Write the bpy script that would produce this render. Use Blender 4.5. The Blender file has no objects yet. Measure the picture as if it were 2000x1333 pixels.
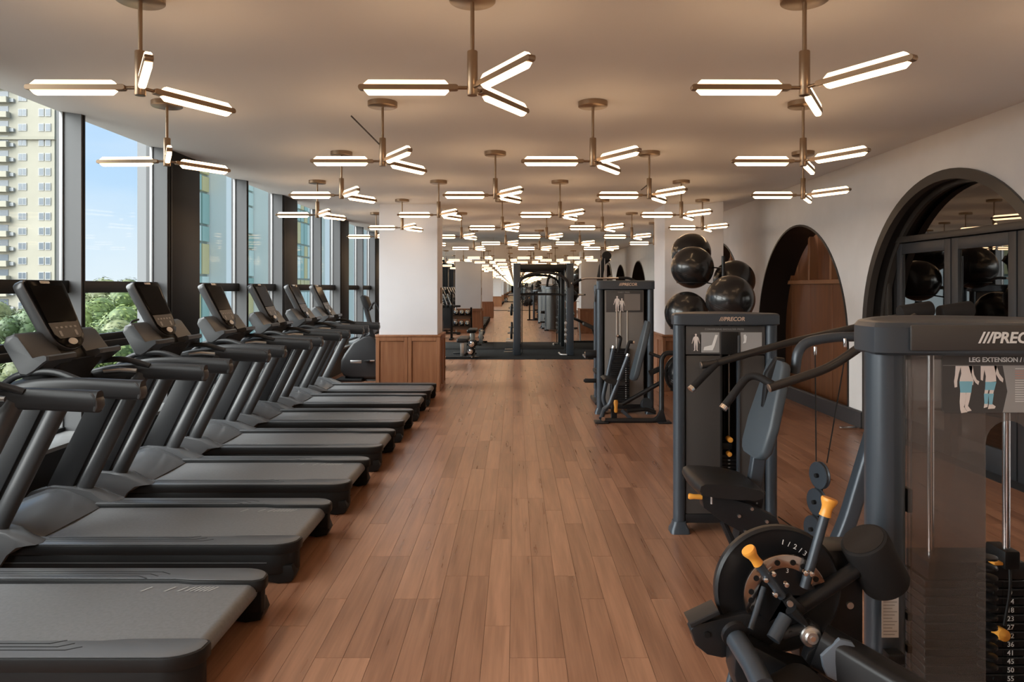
import bpy, bmesh, math, random
from mathutils import Vector, Matrix, Euler

# ------------------------------------------------------------------ camera
SC = bpy.context.scene
COL = SC.collection
FPX, CU, CV, CAMH = 1430.0, 1006.0, 563.0, 1.61
cam_d = bpy.data.cameras.new('camera')
cam_d.sensor_width = 36.0
cam_d.lens = FPX / 2000.0 * 36.0
cam_d.shift_x = (1000.0 - CU) / 2000.0
cam_d.shift_y = (CV - 666.5) / 2000.0
cam_d.clip_start, cam_d.clip_end = 0.05, 2000
cam = bpy.data.objects.new('camera', cam_d)
cam.location = (0, 0, CAMH)
cam.rotation_euler = (math.pi / 2, 0, 0)
COL.objects.link(cam)
SC.camera = cam
# ------------------------------------------------------------------ exposure and world
SC.view_settings.view_transform = 'Standard'
SC.view_settings.look = 'None'
SC.view_settings.exposure = 0.76
SC.view_settings.gamma = 1.0
SC.view_settings.use_curve_mapping = False
SC.cycles.max_bounces = 10
SC.cycles.diffuse_bounces = 4
SC.cycles.glossy_bounces = 7
SC.cycles.transmission_bounces = 8
SC.cycles.transparent_max_bounces = 12
SC.cycles.sample_clamp_indirect = 6.0
SC.cycles.use_denoising = True
SKY_STRENGTH = 0.69
LAMP_STRENGTH = 5.6
LAMP_COLOR = (1.0, 0.65, 0.36)
world = bpy.data.worlds.new('daylight_sky')
SC.world = world
world.use_nodes = True
nt = world.node_tree
nt.nodes.clear()
w_out = nt.nodes.new('ShaderNodeOutputWorld')
w_bg = nt.nodes.new('ShaderNodeBackground')
w_tc = nt.nodes.new('ShaderNodeTexCoord')
w_sep = nt.nodes.new('ShaderNodeSeparateXYZ')
w_ramp = nt.nodes.new('ShaderNodeValToRGB')
nt.links.new(w_tc.outputs['Generated'], w_sep.inputs[0])
nt.links.new(w_sep.outputs['Z'], w_ramp.inputs[0])
cr = w_ramp.color_ramp
cr.elements[0].position = 0.0
cr.elements[0].color = (0.74, 0.83, 0.92, 1)
cr.elements[1].position = 0.35
cr.elements[1].color = (0.30, 0.55, 0.95, 1)
e = cr.elements.new(0.12); e.color = (0.52, 0.71, 0.95, 1)
w_noise = nt.nodes.new('ShaderNodeTexNoise')
w_noise.inputs['Scale'].default_value = 3.0
w_noise.inputs['Detail'].default_value = 5.0
w_map = nt.nodes.new('ShaderNodeMapping')
w_map.inputs['Scale'].default_value = (1, 1, 4)
nt.links.new(w_tc.outputs['Generated'], w_map.inputs[0])
nt.links.new(w_map.outputs[0], w_noise.inputs['Vector'])
w_cr2 = nt.nodes.new('ShaderNodeValToRGB')
w_cr2.color_ramp.elements[0].position = 0.45
w_cr2.color_ramp.elements[1].position = 0.75
w_cr2.color_ramp.elements[1].color = (0.55, 0.55, 0.55, 1)
nt.links.new(w_noise.outputs['Fac'], w_cr2.inputs[0])
w_mix = nt.nodes.new('ShaderNodeMixRGB')
nt.links.new(w_cr2.outputs[0], w_mix.inputs[0])
nt.links.new(w_ramp.outputs[0], w_mix.inputs[1])
w_mix.inputs[2].default_value = (0.86, 0.90, 0.95, 1)
nt.links.new(w_mix.outputs[0], w_bg.inputs[0])
w_bg.inputs[1].default_value = SKY_STRENGTH
nt.links.new(w_bg.outputs[0], w_out.inputs[0])
# sun lamp, very soft, added on the window side to stand in for skylight
daylight_fill_d = bpy.data.lights.new('daylight_fill', 'SUN')
daylight_fill_d.energy = 10.0
daylight_fill_d.angle = math.radians(80)
daylight_fill_d.color = (1.0, 0.975, 0.95)
daylight_fill = bpy.data.objects.new('daylight_fill', daylight_fill_d)
daylight_fill.rotation_euler = Vector((0.72, 0.38, -0.58)).to_track_quat('-Z', 'Y').to_euler()
COL.objects.link(daylight_fill)

# ------------------------------------------------------------------ helpers
def W(u, v, Y):
    """point of the place at depth Y behind pixel (u, v) of the 2000 x 1333 frame"""
    return Vector(((u - CU) * Y / FPX, Y, CAMH - (v - CV) * Y / FPX))

MATS = {}
def mat(name, color=(0.5, 0.5, 0.5), rough=0.5, metal=0.0, spec=0.5, emit=None, es=0.0,
        noise=None, bump=None, coat=0.0):
    """noise=(scale, amount[, (sx,sy,sz)]) value variation, bump=(scale, strength)"""
    if name in MATS:
        return MATS[name]
    m = bpy.data.materials.new(name)
    m.use_nodes = True
    t = m.node_tree
    b = t.nodes['Principled BSDF']
    b.inputs['Base Color'].default_value = (*color, 1)
    b.inputs['Roughness'].default_value = rough
    b.inputs['Metallic'].default_value = metal
    b.inputs['Specular IOR Level'].default_value = spec
    b.inputs['Coat Weight'].default_value = coat
    b.inputs['Coat Roughness'].default_value = 0.12
    if emit:
        b.inputs['Emission Color'].default_value = (*emit, 1)
        b.inputs['Emission Strength'].default_value = es
    if noise or bump:
        tc = t.nodes.new('ShaderNodeTexCoord')
    if noise:
        mp = t.nodes.new('ShaderNodeMapping')
        mp.inputs['Scale'].default_value = noise[2] if len(noise) > 2 else (1, 1, 1)
        t.links.new(tc.outputs['Object'], mp.inputs[0])
        n = t.nodes.new('ShaderNodeTexNoise')
        n.inputs['Scale'].default_value = noise[0]
        n.inputs['Detail'].default_value = 4
        t.links.new(mp.outputs[0], n.inputs['Vector'])
        r = t.nodes.new('ShaderNodeMapRange')
        r.inputs[1].default_value = 0.3; r.inputs[2].default_value = 0.7
        r.inputs[3].default_value = 1 - noise[1]; r.inputs[4].default_value = 1 + noise[1]
        t.links.new(n.outputs['Fac'], r.inputs[0])
        mul = t.nodes.new('ShaderNodeMixRGB'); mul.blend_type = 'MULTIPLY'
        mul.inputs[0].default_value = 1.0
        mul.inputs[1].default_value = (*color, 1)
        t.links.new(r.outputs[0], mul.inputs[2])
        t.links.new(mul.outputs[0], b.inputs['Base Color'])
    if bump:
        n2 = t.nodes.new('ShaderNodeTexNoise')
        n2.inputs['Scale'].default_value = bump[0]
        n2.inputs['Detail'].default_value = 3
        t.links.new(tc.outputs['Object'], n2.inputs['Vector'])
        bp = t.nodes.new('ShaderNodeBump')
        bp.inputs['Strength'].default_value = bump[1]
        bp.inputs['Distance'].default_value = 0.002
        t.links.new(n2.outputs['Fac'], bp.inputs['Height'])
        t.links.new(bp.outputs[0], b.inputs['Normal'])
    MATS[name] = m
    return m

def wood_mat(name, c_dark, c_light, axis, rough, per='object', spec=0.5, hue=0.35, scale=1.0):
    """wood with grain along axis (0 x, 1 y, 2 z); each piece gets its own tone"""
    if name in MATS:
        return MATS[name]
    m = bpy.data.materials.new(name)
    m.use_nodes = True
    t = m.node_tree
    b = t.nodes['Principled BSDF']
    b.inputs['Specular IOR Level'].default_value = spec
    geo = t.nodes.new('ShaderNodeNewGeometry')
    if per == 'object':
        rn = t.nodes.new('ShaderNodeObjectInfo'); rnd = rn.outputs['Random']
    else:
        rnd = geo.outputs['Random Per Island']
    add = t.nodes.new('ShaderNodeVectorMath'); add.operation = 'MULTIPLY_ADD'
    cmb = t.nodes.new('ShaderNodeCombineXYZ')
    for i in range(3):
        t.links.new(rnd, cmb.inputs[i])
    add.inputs[1].default_value = (37, 53, 29)
    t.links.new(cmb.outputs[0], add.inputs[0])
    t.links.new(geo.outputs['Position'], add.inputs[2])
    mp = t.nodes.new('ShaderNodeMapping')
    s = [22.0 * scale] * 3; s[axis] = 1.3 * scale
    mp.inputs['Scale'].default_value = s
    t.links.new(add.outputs[0], mp.inputs[0])
    n1 = t.nodes.new('ShaderNodeTexNoise')
    n1.inputs['Scale'].default_value = 1.0; n1.inputs['Detail'].default_value = 3.5
    n1.inputs['Distortion'].default_value = 0.25
    t.links.new(mp.outputs[0], n1.inputs['Vector'])
    mp2 = t.nodes.new('ShaderNodeMapping')
    s2 = [90.0 * scale] * 3; s2[axis] = 3.0 * scale
    mp2.inputs['Scale'].default_value = s2
    t.links.new(add.outputs[0], mp2.inputs[0])
    n2 = t.nodes.new('ShaderNodeTexNoise')
    n2.inputs['Scale'].default_value = 1.0; n2.inputs['Detail'].default_value = 3
    t.links.new(mp2.outputs[0], n2.inputs['Vector'])
    # tone = random*hue + grain
    ma = t.nodes.new('ShaderNodeMath'); ma.operation = 'MULTIPLY_ADD'
    t.links.new(rnd, ma.inputs[0]); ma.inputs[1].default_value = hue
    mg = t.nodes.new('ShaderNodeMath'); mg.operation = 'MULTIPLY_ADD'
    t.links.new(n1.outputs['Fac'], mg.inputs[0]); mg.inputs[1].default_value = 0.9
    mg.inputs[2].default_value = 0.05 - hue * 0.5
    t.links.new(mg.outputs[0], ma.inputs[2])
    mh = t.nodes.new('ShaderNodeMath'); mh.operation = 'MULTIPLY_ADD'
    t.links.new(n2.outputs['Fac'], mh.inputs[0]); mh.inputs[1].default_value = 0.35
    t.links.new(ma.outputs[0], mh.inputs[2])
    ms = t.nodes.new('ShaderNodeMath'); ms.operation = 'SUBTRACT'
    t.links.new(mh.outputs[0], ms.inputs[0]); ms.inputs[1].default_value = 0.17
    rp = t.nodes.new('ShaderNodeValToRGB')
    rp.color_ramp.elements[0].position = 0.2; rp.color_ramp.elements[0].color = (*c_dark, 1)
    rp.color_ramp.elements[1].position = 0.8; rp.color_ramp.elements[1].color = (*c_light, 1)
    t.links.new(ms.outputs[0], rp.inputs[0])
    t.links.new(rp.outputs[0], b.inputs['Base Color'])
    rr = t.nodes.new('ShaderNodeMapRange')
    rr.inputs[3].default_value = rough - 0.06; rr.inputs[4].default_value = rough + 0.08
    t.links.new(n1.outputs['Fac'], rr.inputs[0])
    t.links.new(rr.outputs[0], b.inputs['Roughness'])
    bp = t.nodes.new('ShaderNodeBump')
    bp.inputs['Strength'].default_value = 0.12; bp.inputs['Distance'].default_value = 0.001
    t.links.new(n2.outputs['Fac'], bp.inputs['Height'])
    t.links.new(bp.outputs[0], b.inputs['Normal'])
    MATS[name] = m
    return m

def fillet(pts, rad, k=5):
    """round the inner corners of a polyline"""
    pts = [Vector(p) for p in pts]
    out = [pts[0]]
    for i in range(1, len(pts) - 1):
        a, b, c = pts[i - 1], pts[i], pts[i + 1]
        d1, d2 = (a - b), (c - b)
        r = min(rad, d1.length * 0.48, d2.length * 0.48)
        p1, p2 = b + d1.normalized() * r, b + d2.normalized() * r
        for j in range(k + 1):
            t = j / k
            out.append(p1 * (1 - t) ** 2 + b * 2 * t * (1 - t) + p2 * t * t)
    out.append(pts[-1])
    return out

def rrect(x0, x1, y0, y1, r, k=4):
    """rounded rectangle outline, counter-clockwise"""
    r = min(r, abs(x1 - x0) / 2.001, abs(y1 - y0) / 2.001)
    o = []
    for cx, cy, a in ((x1 - r, y0 + r, -90), (x1 - r, y1 - r, 0), (x0 + r, y1 - r, 90), (x0 + r, y0 + r, 180)):
        for j in range(k + 1):
            t = math.radians(a + 90 * j / k)
            o.append((cx + r * math.cos(t), cy + r * math.sin(t)))
    return o

class MB:
    """collects shapes, then links them as one mesh object"""
    def __init__(self):
        self.v, self.f, self.mi, self.m = [], [], [], 0
    def _add(self, vs, fs):
        o = len(self.v)
        self.v.extend([tuple(p) for p in vs])
        self.f.extend([tuple(i + o for i in f) for f in fs])
        self.mi.extend([self.m] * len(fs))
        return self
    def slot(self, i):
        self.m = i
        return self
    def _bm(self, bm):
        bm.verts.index_update()
        vs = [v.co[:] for v in bm.verts]
        fs = [[v.index for v in f.verts] for f in bm.faces]
        bm.free()
        return self._add(vs, fs)
    def obox(self, c, s, rot=None, bev=0.0, seg=2):
        bm = bmesh.new()
        bmesh.ops.create_cube(bm, size=1.0)
        for v in bm.verts:
            v.co = Vector((v.co.x * s[0], v.co.y * s[1], v.co.z * s[2]))
        if bev > 0:
            bev = min(bev, min(s) * 0.45)
            bmesh.ops.bevel(bm, geom=list(bm.edges), offset=bev, segments=seg, profile=0.5, affect='EDGES')
        M = Matrix.Translation(Vector(c))
        if rot is not None:
            M = M @ (rot.to_4x4() if isinstance(rot, Matrix) else Euler(rot).to_matrix().to_4x4())
        bm.transform(M)
        return self._bm(bm)
    def box(self, x0, x1, y0, y1, z0, z1, bev=0.0, seg=2):
        return self.obox(((x0 + x1) / 2, (y0 + y1) / 2, (z0 + z1) / 2),
                         (abs(x1 - x0), abs(y1 - y0), abs(z1 - z0)), None, bev, seg)
    def ring_loft(self, rings, cap=True, closed=False):
        """rings: list of equal-length point lists"""
        n = len(rings[0])
        vs = [p for r in rings for p in r]
        fs = []
        R = len(rings)
        for i in range(R if closed else R - 1):
            a, b = i * n, ((i + 1) % R) * n
            for j in range(n):
                k = (j + 1) % n
                fs.append((a + j, a + k, b + k, b + j))
        if cap and not closed:
            fs.append(tuple(range(n))[::-1])
            fs.append(tuple((R - 1) * n + j for j in range(n)))
        return self._add(vs, fs)
    def cyl(self, p0, p1, r0, r1=None, n=16, cap=True):
        r1 = r0 if r1 is None else r1
        p0, p1 = Vector(p0), Vector(p1)
        d = (p1 - p0).normalized()
        a = d.orthogonal().normalized(); b = d.cross(a)
        ring = lambda p, r: [p + (a * math.cos(2 * math.pi * j / n) + b * math.sin(2 * math.pi * j / n)) * r for j in range(n)]
        return self.ring_loft([ring(p0, r0), ring(p1, r1)], cap)
    def rcyl(self, p0, p1, r, e=0.01, n=20):
        """cylinder with rounded rims"""
        p0, p1 = Vector(p0), Vector(p1)
        d = (p1 - p0).normalized(); L = (p1 - p0).length
        a = d.orthogonal().normalized(); b = d.cross(a)
        prof = [(r - e, 0), (r - e * 0.3, e * 0.3), (r, e), (r, L - e), (r - e * 0.3, L - e * 0.3), (r - e, L)]
        rings = [[p0 + d * h + (a * math.cos(2 * math.pi * j / n) + b * math.sin(2 * math.pi * j / n)) * q for j in range(n)] for q, h in prof]
        return self.ring_loft(rings)
    def sweep(self, pts, prof, up=(0, 0, 1), cap=True):
        """sweep a 2D outline (side, up) along a polyline"""
        pts = [Vector(p) for p in pts]
        up = Vector(up)
        rings = []
        for i, p in enumerate(pts):
            d = ((pts[i + 1] if i + 1 < len(pts) else p) - (pts[i - 1] if i else p)).normalized()
            s = d.cross(up)
            if s.length < 1e-4:
                s = d.orthogonal()
            s.normalize()
            u = s.cross(d).normalized()
            pr = prof(i / (len(pts) - 1)) if callable(prof) else prof
            rings.append([p + s * a + u * b for a, b in pr])
        return self.ring_loft(rings, cap)
    def tube(self, pts, r, n=12, cap=True, closed=False):
        pts = [Vector(p) for p in pts]
        rings = []
        a = None
        N = len(pts)
        for i, p in enumerate(pts):
            if closed:
                d = (pts[(i + 1) % N] - pts[i - 1]).normalized()
            else:
                d = ((pts[i + 1] if i + 1 < N else p) - (pts[i - 1] if i else p)).normalized()
            if a is None:
                a = d.orthogonal().normalized()
            a = (a - d * a.dot(d))
            a.normalize()
            b = d.cross(a)
            rr = r(i / (N - 1)) if callable(r) else r
            rings.append([p + (a * math.cos(2 * math.pi * j / n) + b * math.sin(2 * math.pi * j / n)) * rr for j in range(n)])
        return self.ring_loft(rings, cap, closed)
    def prism(self, poly, axis, a0, a1, bev=0.0, seg=2):
        """extrude a 2D outline along an axis; poly in the two other axes, in xyz order"""
        def P(q, h):
            return {'x': (h, q[0], q[1]), 'y': (q[0], h, q[1]), 'z': (q[0], q[1], h)}[axis]
        n = len(poly)
        if bev <= 0:
            vs = [P(q, a0) for q in poly] + [P(q, a1) for q in poly]
            fs = [tuple(range(n)), tuple(range(2 * n - 1, n - 1, -1))]
            fs += [(j, n + j, n + (j + 1) % n, (j + 1) % n) for j in range(n)]
            bm = bmesh.new()
            bv = [bm.verts.new(p) for p in vs]
            for f in fs:
                bm.faces.new([bv[i] for i in f])
            bmesh.ops.recalc_face_normals(bm, faces=bm.faces)
            return self._bm(bm)
        bm = bmesh.new()
        lo = [bm.verts.new(P(q, a0)) for q in poly]
        hi = [bm.verts.new(P(q, a1)) for q in poly]
        f0 = bm.faces.new(lo); f1 = bm.faces.new(hi[::-1])
        for j in range(n):
            bm.faces.new((lo[j], hi[j], hi[(j + 1) % n], lo[(j + 1) % n]))
        bmesh.ops.recalc_face_normals(bm, faces=bm.faces)
        rim = list(f0.edges) + list(f1.edges)
        bmesh.ops.bevel(bm, geom=rim, offset=bev, segments=seg, profile=0.5, affect='EDGES', clamp_overlap=True)
        return self._bm(bm)
    def plate(self, poly, o, ex, ey, th, bev=0.0):
        """extrude a 2D outline in the plane (o, ex, ey) by th along ex x ey"""
        o, ex, ey = Vector(o), Vector(ex).normalized(), Vector(ey).normalized()
        nz = ex.cross(ey).normalized()
        k = len(self.v)
        self.prism(poly, 'z', 0, th, bev)
        for i in range(k, len(self.v)):
            x, y, z = self.v[i]
            self.v[i] = tuple(o + ex * x + ey * y + nz * z)
        return self
    def sphere(self, c, r, nu=32, nv=18, s=(1, 1, 1)):
        c = Vector(c)
        vs = [c + Vector((0, 0, -r * s[2]))]
        for i in range(1, nv):
            t = math.pi * i / nv
            for j in range(nu):
                a = 2 * math.pi * j / nu
                vs.append(c + Vector((r * s[0] * math.sin(t) * math.cos(a), r * s[1] * math.sin(t) * math.sin(a), -r * s[2] * math.cos(t))))
        vs.append(c + Vector((0, 0, r * s[2])))
        fs = []
        for j in range(nu):
            fs.append((0, 1 + (j + 1) % nu, 1 + j))
        for i in range(nv - 2):
            for j in range(nu):
                a, b = 1 + i * nu, 1 + (i + 1) * nu
                fs.append((a + j, a + (j + 1) % nu, b + (j + 1) % nu, b + j))
        L = len(vs) - 1; a = 1 + (nv - 2) * nu
        for j in range(nu):
            fs.append((a + j, a + (j + 1) % nu, L))
        return self._add(vs, fs)
    def lathe(self, prof, c, axis=(0, 0, 1), n=24):
        """prof: list of (radius, height) turned about axis through c"""
        c, d = Vector(c), Vector(axis).normalized()
        a = d.orthogonal().normalized(); b = d.cross(a)
        rings = [[c + d * h + (a * math.cos(2 * math.pi * j / n) + b * math.sin(2 * math.pi * j / n)) * max(r, 1e-4) for j in range(n)] for r, h in prof]
        return self.ring_loft(rings)
    def quad(self, a, b, c, d):
        return self._add([a, b, c, d], [(0, 1, 2, 3)])
    def mesh(self, name, mats, angle=38, fix=True):
        me = bpy.data.meshes.new(name)
        me.from_pydata(self.v, [], self.f)
        ms = mats if isinstance(mats, (list, tuple)) else [mats]
        for m in ms:
            me.materials.append(m)
        if len(ms) > 1:
            me.polygons.foreach_set('material_index', self.mi)
        if fix:
            bm = bmesh.new(); bm.from_mesh(me)
            bmesh.ops.recalc_face_normals(bm, faces=bm.faces)
            bm.to_mesh(me); bm.free()
        me.shade_smooth()
        me.set_sharp_from_angle(angle=math.radians(angle))
        me.update()
        return me
    def build(self, name, mats, parent=None, label=None, angle=38, fix=True):
        o = bpy.data.objects.new(name, self.mesh(name, mats, angle, fix))
        COL.objects.link(o)
        if parent is not None:
            o.parent = parent
        if label:
            o['label'] = label
        return o

def tag(o, label, cat, group=None):
    o['label'] = label; o['category'] = cat
    if group:
        o['group'] = group
    return o
def thing(name, loc, label, cat, group=None, rz=0.0):
    o = bpy.data.objects.new(name, None)
    o.empty_display_size = 0.1
    o.location = loc; o.rotation_euler = (0, 0, rz)
    COL.objects.link(o)
    return tag(o, label, cat, group)
def struct(o, label=None):
    o['kind'] = 'structure'
    if label:
        o['label'] = label
    return o
def copy_tree(o, parent=None):
    c = o.copy(); COL.objects.link(c)
    c.parent = parent
    for ch in list(o.children):
        copy_tree(ch, c)
    return c
def inst(name, me, parent, loc=(0, 0, 0), rot=(0, 0, 0)):
    o = bpy.data.objects.new(name, me); COL.objects.link(o)
    o.parent = parent; o.location = loc; o.rotation_euler = rot
    return o
_TXT = {}
def text_obj(name, s, size, o, ex, ey, m, parent, align='CENTER', extrude=0.0006, shear=0.0, bold=0.0, sx=1.0):
    """flat lettering standing in the plane (o, ex, ey)"""
    key = (s, size, align, extrude, shear, bold)
    if key not in _TXT:
        cu = bpy.data.curves.new('lettering', 'FONT')
        cu.body = s; cu.size = size; cu.align_x = align; cu.align_y = 'CENTER'
        cu.extrude = extrude; cu.shear = shear; cu.offset = bold; cu.resolution_u = 3
        tmp = bpy.data.objects.new('lettering', cu)
        COL.objects.link(tmp)
        dg = bpy.context.evaluated_depsgraph_get()
        me = bpy.data.meshes.new_from_object(tmp.evaluated_get(dg))
        bpy.data.objects.remove(tmp); bpy.data.curves.remove(cu)
        _TXT[key] = me
    me = _TXT[key].copy()
    me.materials.clear(); me.materials.append(m)
    ex, ey = Vector(ex).normalized(), Vector(ey).normalized()
    nz = ex.cross(ey)
    ob = bpy.data.objects.new(name, me); COL.objects.link(ob)
    M = Matrix((ex * sx, ey, nz)).transposed().to_4x4()
    M.translation = Vector(o)
    me.transform(M)
    ob.parent = parent
    return ob

# ------------------------------------------------------------------ materials
m_wall = mat('warm_white_plaster', (0.73, 0.72, 0.72), 0.85, noise=(3.0, 0.03))
m_ceil = mat('ceiling_paint', (0.74, 0.715, 0.69), 0.8)
m_pillar = mat('pillar_plaster', (0.73, 0.735, 0.775), 0.8, noise=(2.0, 0.02))
m_black = mat('black_plastic', (0.010, 0.010, 0.0105), 0.46, spec=0.28)
m_blackm = mat('matt_black_metal', (0.010, 0.010, 0.011), 0.5, spec=0.25)
m_char = mat('charcoal_plastic', (0.022, 0.022, 0.0235), 0.40, spec=0.35)
m_tread = mat('satin_grey_plastic', (0.105, 0.108, 0.115), 0.33)
m_hood = mat('silver_grey_plastic', (0.115, 0.118, 0.125), 0.26)
m_rtube = mat('dark_satin_plastic', (0.050, 0.051, 0.054), 0.36)
m_shell = mat('display_shell', (0.060, 0.061, 0.064), 0.28)
m_belt = mat('running_belt_rubber', (0.165, 0.168, 0.175), 0.42, noise=(60, 0.10), bump=(420, 0.25))
m_frame = mat('slate_powder_coat', (0.050, 0.062, 0.078), 0.34, metal=0.25)
m_frame2 = mat('dark_powder_coat', (0.014, 0.0145, 0.0165), 0.38, metal=0.15, spec=0.4)
m_chrome = mat('chrome', (0.75, 0.75, 0.77), 0.14, metal=1.0)
m_gun = mat('gunmetal', (0.045, 0.043, 0.042), 0.28, metal=0.6)
m_flite = mat('slate_powder_coat_lit', (0.13, 0.16, 0.20), 0.4, metal=0.1)  # frame coat made lighter, the light on the beam cap put into colour
m_steel = mat('brushed_steel', (0.55, 0.54, 0.53), 0.38, metal=1.0)
m_bronze = mat('aged_bronze', (0.30, 0.215, 0.145), 0.36, metal=0.9)
m_pad = mat('slate_vinyl', (0.060, 0.075, 0.090), 0.45, bump=(180, 0.12))
m_padk = mat('black_vinyl', (0.014, 0.0135, 0.014), 0.42, spec=0.4, bump=(180, 0.12))
m_foam = mat('black_foam', (0.013, 0.012, 0.0125), 0.7, spec=0.3, bump=(300, 0.2))
m_orange = mat('amber_plastic', (0.86, 0.38, 0.06), 0.35)
m_screen = mat('black_glass', (0.003, 0.003, 0.0035), 0.12, spec=0.03)
m_white = mat('white_print', (0.78, 0.78, 0.78), 0.5)
m_grey = mat('grey_print', (0.33, 0.325, 0.325), 0.5)
m_rubber = mat('black_rubber_mat', (0.016, 0.0155, 0.0155), 0.9, spec=0.15, noise=(120, 0.25), bump=(200, 0.3))
m_ball = mat('black_ball_vinyl', (0.012, 0.012, 0.013), 0.24, coat=0.25)
m_mull = mat('grey_aluminium', (0.07, 0.07, 0.072), 0.45, metal=0.1)
m_dkmull = mat('dark_aluminium', (0.015, 0.015, 0.016), 0.5, spec=0.25)
m_bead = mat('satin_bead', (0.26, 0.26, 0.26), 0.4, metal=0.4)
m_sill = mat('grey_stone_sill', (0.17, 0.17, 0.17), 0.4, noise=(9, 0.08))
m_archk = mat('black_lacquer', (0.013, 0.012, 0.012), 0.4)
m_archf = mat('dark_bronze_frame', (0.055, 0.048, 0.043), 0.42, metal=0.2)
m_base = mat('slate_skirting', (0.035, 0.037, 0.042), 0.4)
W_FD, W_FL = (0.19, 0.085, 0.048), (0.42, 0.215, 0.130)
m_plank = wood_mat('floor_wood', W_FD, W_FL, 1, 0.29, 'object', hue=0.30)
m_plank2 = wood_mat('floor_wood_far', W_FD, W_FL, 1, 0.29, 'island', hue=0.30)
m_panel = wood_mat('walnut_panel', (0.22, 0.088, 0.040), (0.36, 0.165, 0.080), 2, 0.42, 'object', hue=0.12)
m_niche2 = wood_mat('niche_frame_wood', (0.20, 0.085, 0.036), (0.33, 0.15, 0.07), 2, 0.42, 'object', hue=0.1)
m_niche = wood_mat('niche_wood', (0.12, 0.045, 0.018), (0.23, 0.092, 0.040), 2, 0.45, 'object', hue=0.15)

def glass_mat(name, tint, refl=0.12, haze=0.0):
    m = bpy.data.materials.new(name)
    m.use_nodes = True
    t = m.node_tree
    t.nodes.clear()
    out = t.nodes.new('ShaderNodeOutputMaterial')
    tr = t.nodes.new('ShaderNodeBsdfTransparent'); tr.inputs[0].default_value = (*tint, 1)
    gl = t.nodes.new('ShaderNodeBsdfGlossy'); gl.inputs['Roughness'].default_value = 0.02
    lw_ = t.nodes.new('ShaderNodeLayerWeight'); lw_.inputs[0].default_value = 0.5
    pw = t.nodes.new('ShaderNodeMath'); pw.operation = 'POWER'; pw.inputs[1].default_value = 5.0
    t.links.new(lw_.outputs['Facing'], pw.inputs[0])
    fr = t.nodes.new('ShaderNodeMath'); fr.operation = 'MULTIPLY_ADD'
    fr.inputs[1].default_value = 0.12 if refl < 0.03 else 0.7; fr.inputs[2].default_value = refl
    t.links.new(pw.outputs[0], fr.inputs[0])
    mx = t.nodes.new('ShaderNodeMixShader')
    t.links.new(fr.outputs[0], mx.inputs[0])
    t.links.new(tr.outputs[0], mx.inputs[1]); t.links.new(gl.outputs[0], mx.inputs[2])
    if haze:
        df = t.nodes.new('ShaderNodeBsdfDiffuse'); df.inputs[0].default_value = (0.42, 0.38, 0.36, 1)
        m2 = t.nodes.new('ShaderNodeMixShader'); m2.inputs[0].default_value = haze
        t.links.new(mx.outputs[0], m2.inputs[1]); t.links.new(df.outputs[0], m2.inputs[2])
        t.links.new(m2.outputs[0], out.inputs[0])
    else:
        t.links.new(mx.outputs[0], out.inputs[0])
    MATS[name] = m
    return m
m_glass = glass_mat('window_glass', (0.94, 0.965, 0.955), 0.004)
m_smoke = glass_mat('smoked_acrylic', (0.78, 0.75, 0.73), 0.04, 0.12)
m_mirror = mat('mirror_silver', (0.86, 0.88, 0.865), 0.0, metal=1.0)
m_dglass = mat('dark_mirror_glass', (0.20, 0.195, 0.19), 0.015, metal=1.0)
# ================================================================== THE ROOM
XL, XR, YB, YF = -3.60, 4.00, 19.09, -14.0
ZC = 2.92
# ---- floor: slab, single planks, far planks
floor = struct(MB().box(XL + 0.3, XR + 0.5, YF, 16.5, -0.12, -0.004).build('floor', mat('floor_joint', (0.07, 0.032, 0.018), 0.6)),
               'warm brown hardwood strip floor laid lengthwise down the gym')
PW, PP = 0.121, 0.302
random.seed(5)
plank_me = MB().box(0, PW - 0.0016, 0, 4 * PP - 0.0018, -0.005, 0.0).mesh('plank', m_plank)
rest = MB()
cands = []
cols = int((XR - (XL + 0.31)) / PW) + 1
order = [0, 2, 1, 3]
for c in range(cols):
    x = XL + 0.31 + c * PW
    off = (random.choice([0, 1, 2, 3]) if c % 2 else order[(c // 2) % 4]) * PP + 1.18
    y = YF - 4 * PP + (off % (4 * PP))
    while y < 16.5:
        y0, y1 = max(y, YF), min(y + 4 * PP, 16.5)
        if y1 - y0 > 0.05:
            full = (y1 - y0) > 4 * PP - 0.001
            xc, yc = x + PW / 2, (y0 + y1) / 2
            inview = full and yc > 2.6 and -1.32 < xc < 2.9 and not (xc > 0.8 and yc < 4.4) \
                and not (1.0 < xc < 2.2 and 4.6 < yc < 5.9)
            cands.append((yc if inview else 999, x, y0, y1))
        y += 4 * PP
cands.sort()
for i, (k, x, y0, y1) in enumerate(cands):
    if i < 300 and k < 999:
        inst('plank', plank_me, floor, (x, y0, 0))
    else:
        rest.box(x, x + PW - 0.0016, y0, y1 - 0.0018, -0.005, 0.0)
o = rest.build('plank_field', m_plank2, floor, fix=False)
o['kind'] = 'stuff'

# ---- ceiling
ceil = MB().prism([(XL - 0.02, 3.013), (-2.9, ZC), (2.95, ZC), (XR + 0.02, 3.08), (XR + 0.02, 3.4), (XL - 0.02, 3.4)],
                  'y', YF, YB).build('ceiling', m_ceil)
struct(ceil, 'plain painted ceiling carrying rows of pendant lamps')

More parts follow.
